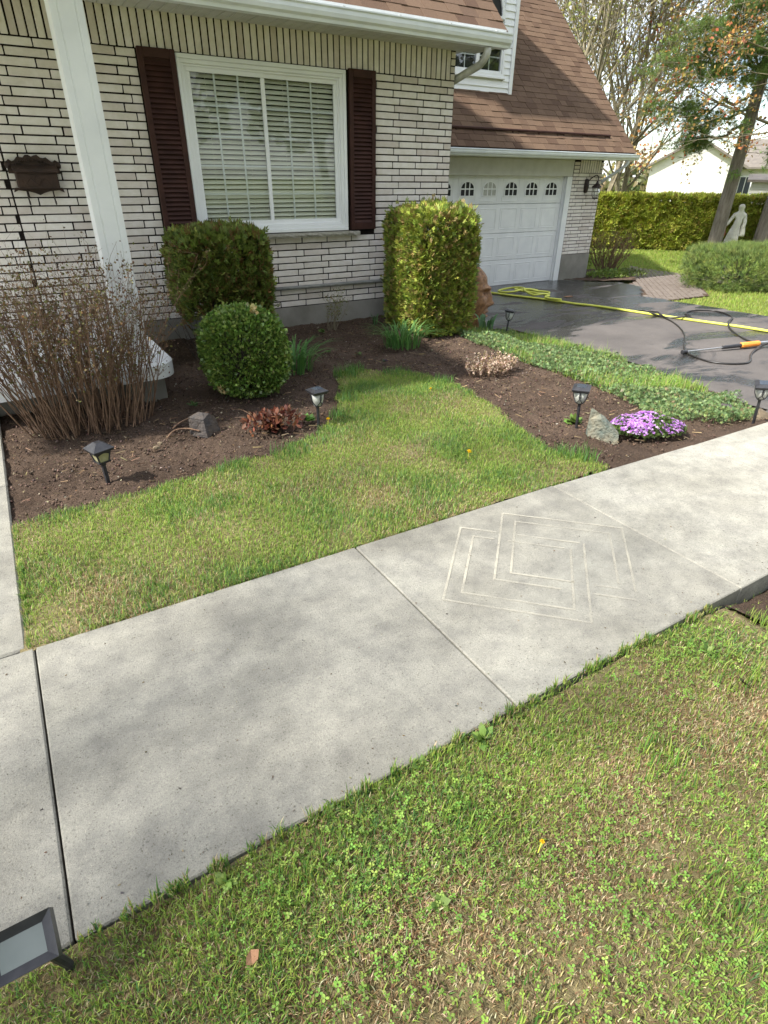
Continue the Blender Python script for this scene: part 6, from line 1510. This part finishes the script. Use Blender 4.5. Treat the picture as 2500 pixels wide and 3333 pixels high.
for (bx_, by_), H_, lab, sd, pal, ln in BT:
    tree('bare_tree', (bx_, by_, zb), H_, lab, sd, 0.105, 6, 1.25, pal, 6500, 0.075, ln, 0.05, 4, wig=0.09, blen=0.50, tmat='greytwig')
tree('maple_tree', (22.6, 10.9, zb), 9.5, 'spreading maple with yellow and red young leaves at upper right', 308, 0.15, 5, 0.5, ORA+[(0.42, 0.32, 0.10), (0.40, 0.33, 0.10)], 12000, 0.10, (-0.12, 0.05), 0.25, 4, wig=0.13, blen=0.52)
tree('maple_tree', (19.6, 8.2, zb), 8.0, 'young maple with orange buds overhanging from the right', 315, 0.10, 5, 0.5, ORA+[(0.42, 0.32, 0.10)], 9000, 0.075, (-0.20, 0.16), 0.35, 4, wig=0.13, blen=0.50)
# trees across the street behind the viewer; the window mirrors them
for i, (x, y) in enumerate(((-10, -15), (-3, -18), (3, -15), (9, -18), (14, -14), (20, -18), (26, -14), (33, -18), (40, -15))):
    tree('street_tree', (x, y, -0.3), 9.0+1.5*(i % 3), 'leafy tree across the street behind the viewer', 340+i, 0.22, 5, 0.8, [(0.20, 0.24, 0.06), (0.26, 0.28, 0.07), (0.12, 0.16, 0.05)], 7000, 0.42, (0, 0), 0.05, 4, wig=0.12, blen=0.48)['group'] = 'trees across the street'
# tree to the left of the house, outside the frame, that dapples the near sidewalk
tree('bare_tree', (-7.2, 1.5, -0.1), 8.0, 'tree outside the frame on the left', 312, 0.16, 4, 0.7, YEL, 1500, 0.10, (0.05, 0), 0.35, 4, wig=0.12, blen=0.46)

# ------------------------------------------------------------------ neighbour house
nh = thing('neighbour_house', (45.6, 30.7, -0.6), 'white sided neighbour house with a low gable behind the hedge', 'house')
Lp, Pk, Rp = Vector((43.9, 33.2)), Vector((45.6, 30.7)), Vector((47.3, 28.2)); dn = (Rp-Lp).normalized(); nn = Vector((dn.y, -dn.x))
if nn.dot(Vector((1, 1))) < 0: nn = -nn
def h3(p, z, back=0.0): r_ = p+nn*back; return (r_.x, r_.y, z)
gab = [h3(Lp, -0.6), h3(Rp, -0.6), h3(Rp, 2.6), h3(Pk, 4.05), h3(Lp, 2.55)]; gb = [h3(Lp, -0.6, 9), h3(Rp, -0.6, 9), h3(Rp, 2.6, 9), h3(Pk, 4.05, 9), h3(Lp, 2.55, 9)]
B().add(gab+gb, [(0, 1, 2, 3, 4), (0, 4, 9, 5), (1, 6, 7, 2), (5, 9, 8, 7, 6)]).make('wall', MT['farwall'], nh)
Lo = Lp-dn*0.45; Ro = Rp+dn*0.45
rf = [h3(Lo, 2.35, -0.4), h3(Pk, 4.25, -0.4), h3(Ro, 2.40, -0.4), h3(Lo, 2.35, 9.4), h3(Pk, 4.25, 9.4), h3(Ro, 2.40, 9.4)]
rf2 = [(x, y, z-0.16) for x, y, z in rf]
B().add(rf+rf2, [(0, 1, 4, 3), (1, 2, 5, 4), (6, 9, 10, 7), (7, 10, 11, 8), (0, 6, 7, 1), (1, 7, 8, 2), (0, 3, 9, 6), (2, 8, 11, 5)]).make('roof', MT['farroof'], nh)
# lower wing to the right with two windows and a white lean-to
W0, W1 = Rp+nn*2.5, Rp+dn*7+nn*2.5
B().add([h3(W0, -0.6), h3(W1, -0.6), h3(W1, 2.45), h3(W0, 2.45), h3(W0, -0.6, 5), h3(W1, -0.6, 5), h3(W1, 2.45, 5), h3(W0, 2.45, 5)], [(0, 1, 2, 3), (1, 5, 6, 2), (4, 0, 3, 7), (3, 2, 6, 7)]).make('wing', MT['farwall'], nh)
B().add([h3(W0, 2.40, -0.5), h3(W1, 2.40, -0.5), h3(W1, 4.3, 3), h3(W0, 4.3, 3), h3(W0, 2.28, -0.5), h3(W1, 2.28, -0.5), h3(W1, 4.2, 3), h3(W0, 4.2, 3)], [(0, 1, 2, 3), (0, 4, 5, 1), (1, 5, 6, 2), (4, 7, 6, 5), (0, 3, 7, 4)]).make('wing_roof', MT['farroof'], nh)
for t0 in (0.25, 1.75):
    a = W0+dn*t0; c = W0+dn*(t0+0.9)
    wf = B().add([h3(a, 0.55, -0.06), h3(c, 0.55, -0.06), h3(c, 1.85, -0.06), h3(a, 1.85, -0.06), h3(a, 0.55, 0.02), h3(c, 0.55, 0.02), h3(c, 1.85, 0.02), h3(a, 1.85, 0.02)], [(0, 1, 2, 3), (0, 4, 5, 1), (1, 5, 6, 2), (2, 6, 7, 3), (3, 7, 4, 0)]).make('window', MT['white'], nh)
    for k in (0, 1):
        a2 = a+dn*(0.08+0.40*k); c2 = a2+dn*0.34
        B().add([h3(a2, 0.65, -0.08), h3(c2, 0.65, -0.08), h3(c2, 1.75, -0.08), h3(a2, 1.75, -0.08)], [(0, 1, 2, 3)]).make('pane', MT['cell'], wf)
sh_ = thing('white_shed', (31.3, 17.4, -0.5), 'white sided shed behind the hedge at the right frame edge', 'shed')
a0 = Vector((31.0, 17.75)); dn2 = Vector((0.5, -0.87)); nn2 = Vector((0.87, 0.5)); 
def h4(u_, v_, z): p = a0+dn2*u_+nn2*v_; return (p.x, p.y, z)
b = B().add([h4(0, 0, -0.5), h4(3, 0, -0.5), h4(3, 0, 1.45), h4(0, 0, 1.55), h4(0, 2, -0.5), h4(3, 2, -0.5), h4(3, 2, 1.45), h4(0, 2, 1.55)], [(0, 1, 2, 3), (1, 5, 6, 2), (4, 0, 3, 7), (5, 4, 7, 6)]); b.make('wall', MT['farwall'], sh_)
for k in range(12):
    z = 0.05+k*0.125; B().add([h4(0, -0.02, z), h4(3, -0.02, z), h4(3, -0.005, z+0.115), h4(0, -0.005, z+0.115), h4(0, 0.0, z), h4(3, 0.0, z)], [(0, 1, 2, 3), (0, 4, 5, 1)]).make('siding_board', MT['farwall'], sh_)
b = B().add([h4(-0.2, -0.25, 1.5), h4(3.2, -0.25, 1.5), h4(3.2, 2.2, 1.75), h4(-0.2, 2.2, 1.75), h4(-0.2, -0.25, 1.6), h4(3.2, -0.25, 1.6), h4(3.2, 2.2, 1.85), h4(-0.2, 2.2, 1.85)], [(0, 3, 2, 1), (4, 5, 6, 7), (0, 1, 5, 4), (1, 2, 6, 5), (2, 3, 7, 6), (3, 0, 4, 7)]); b.make('roof', MT['farroof'], sh_)

# low far tree belt that closes the view beyond the yards
q = np.random.default_rng(401); n = 16000
x = q.uniform(-20, 130, n); dep = q.uniform(0, 8, n); top = 2.6+1.6*vnoise(x, x*0.3, 0.35, 5)+0.9*vnoise(x, x*0.2, 1.3, 6)
P = np.stack([x, 88-0.42*x+dep, -0.6+np.clip(top, 0.8, 7)*q.random(n)], -1)
V, F_, C = scatter(*KITE, P, q.normal(0, 1, (n, 3)), q.uniform(0, 6, n), q.uniform(0.5, 1.0, n), pick(q, [(0.20, 0.21, 0.08), (0.16, 0.17, 0.08), (0.24, 0.21, 0.11), (0.11, 0.14, 0.06)], n, 0.15))
tag(np_obj('distant_trees', V, [F_], MT['leaf'], None, C), 'low band of distant hazy trees beyond the yards', 'trees', None, 'stuff')
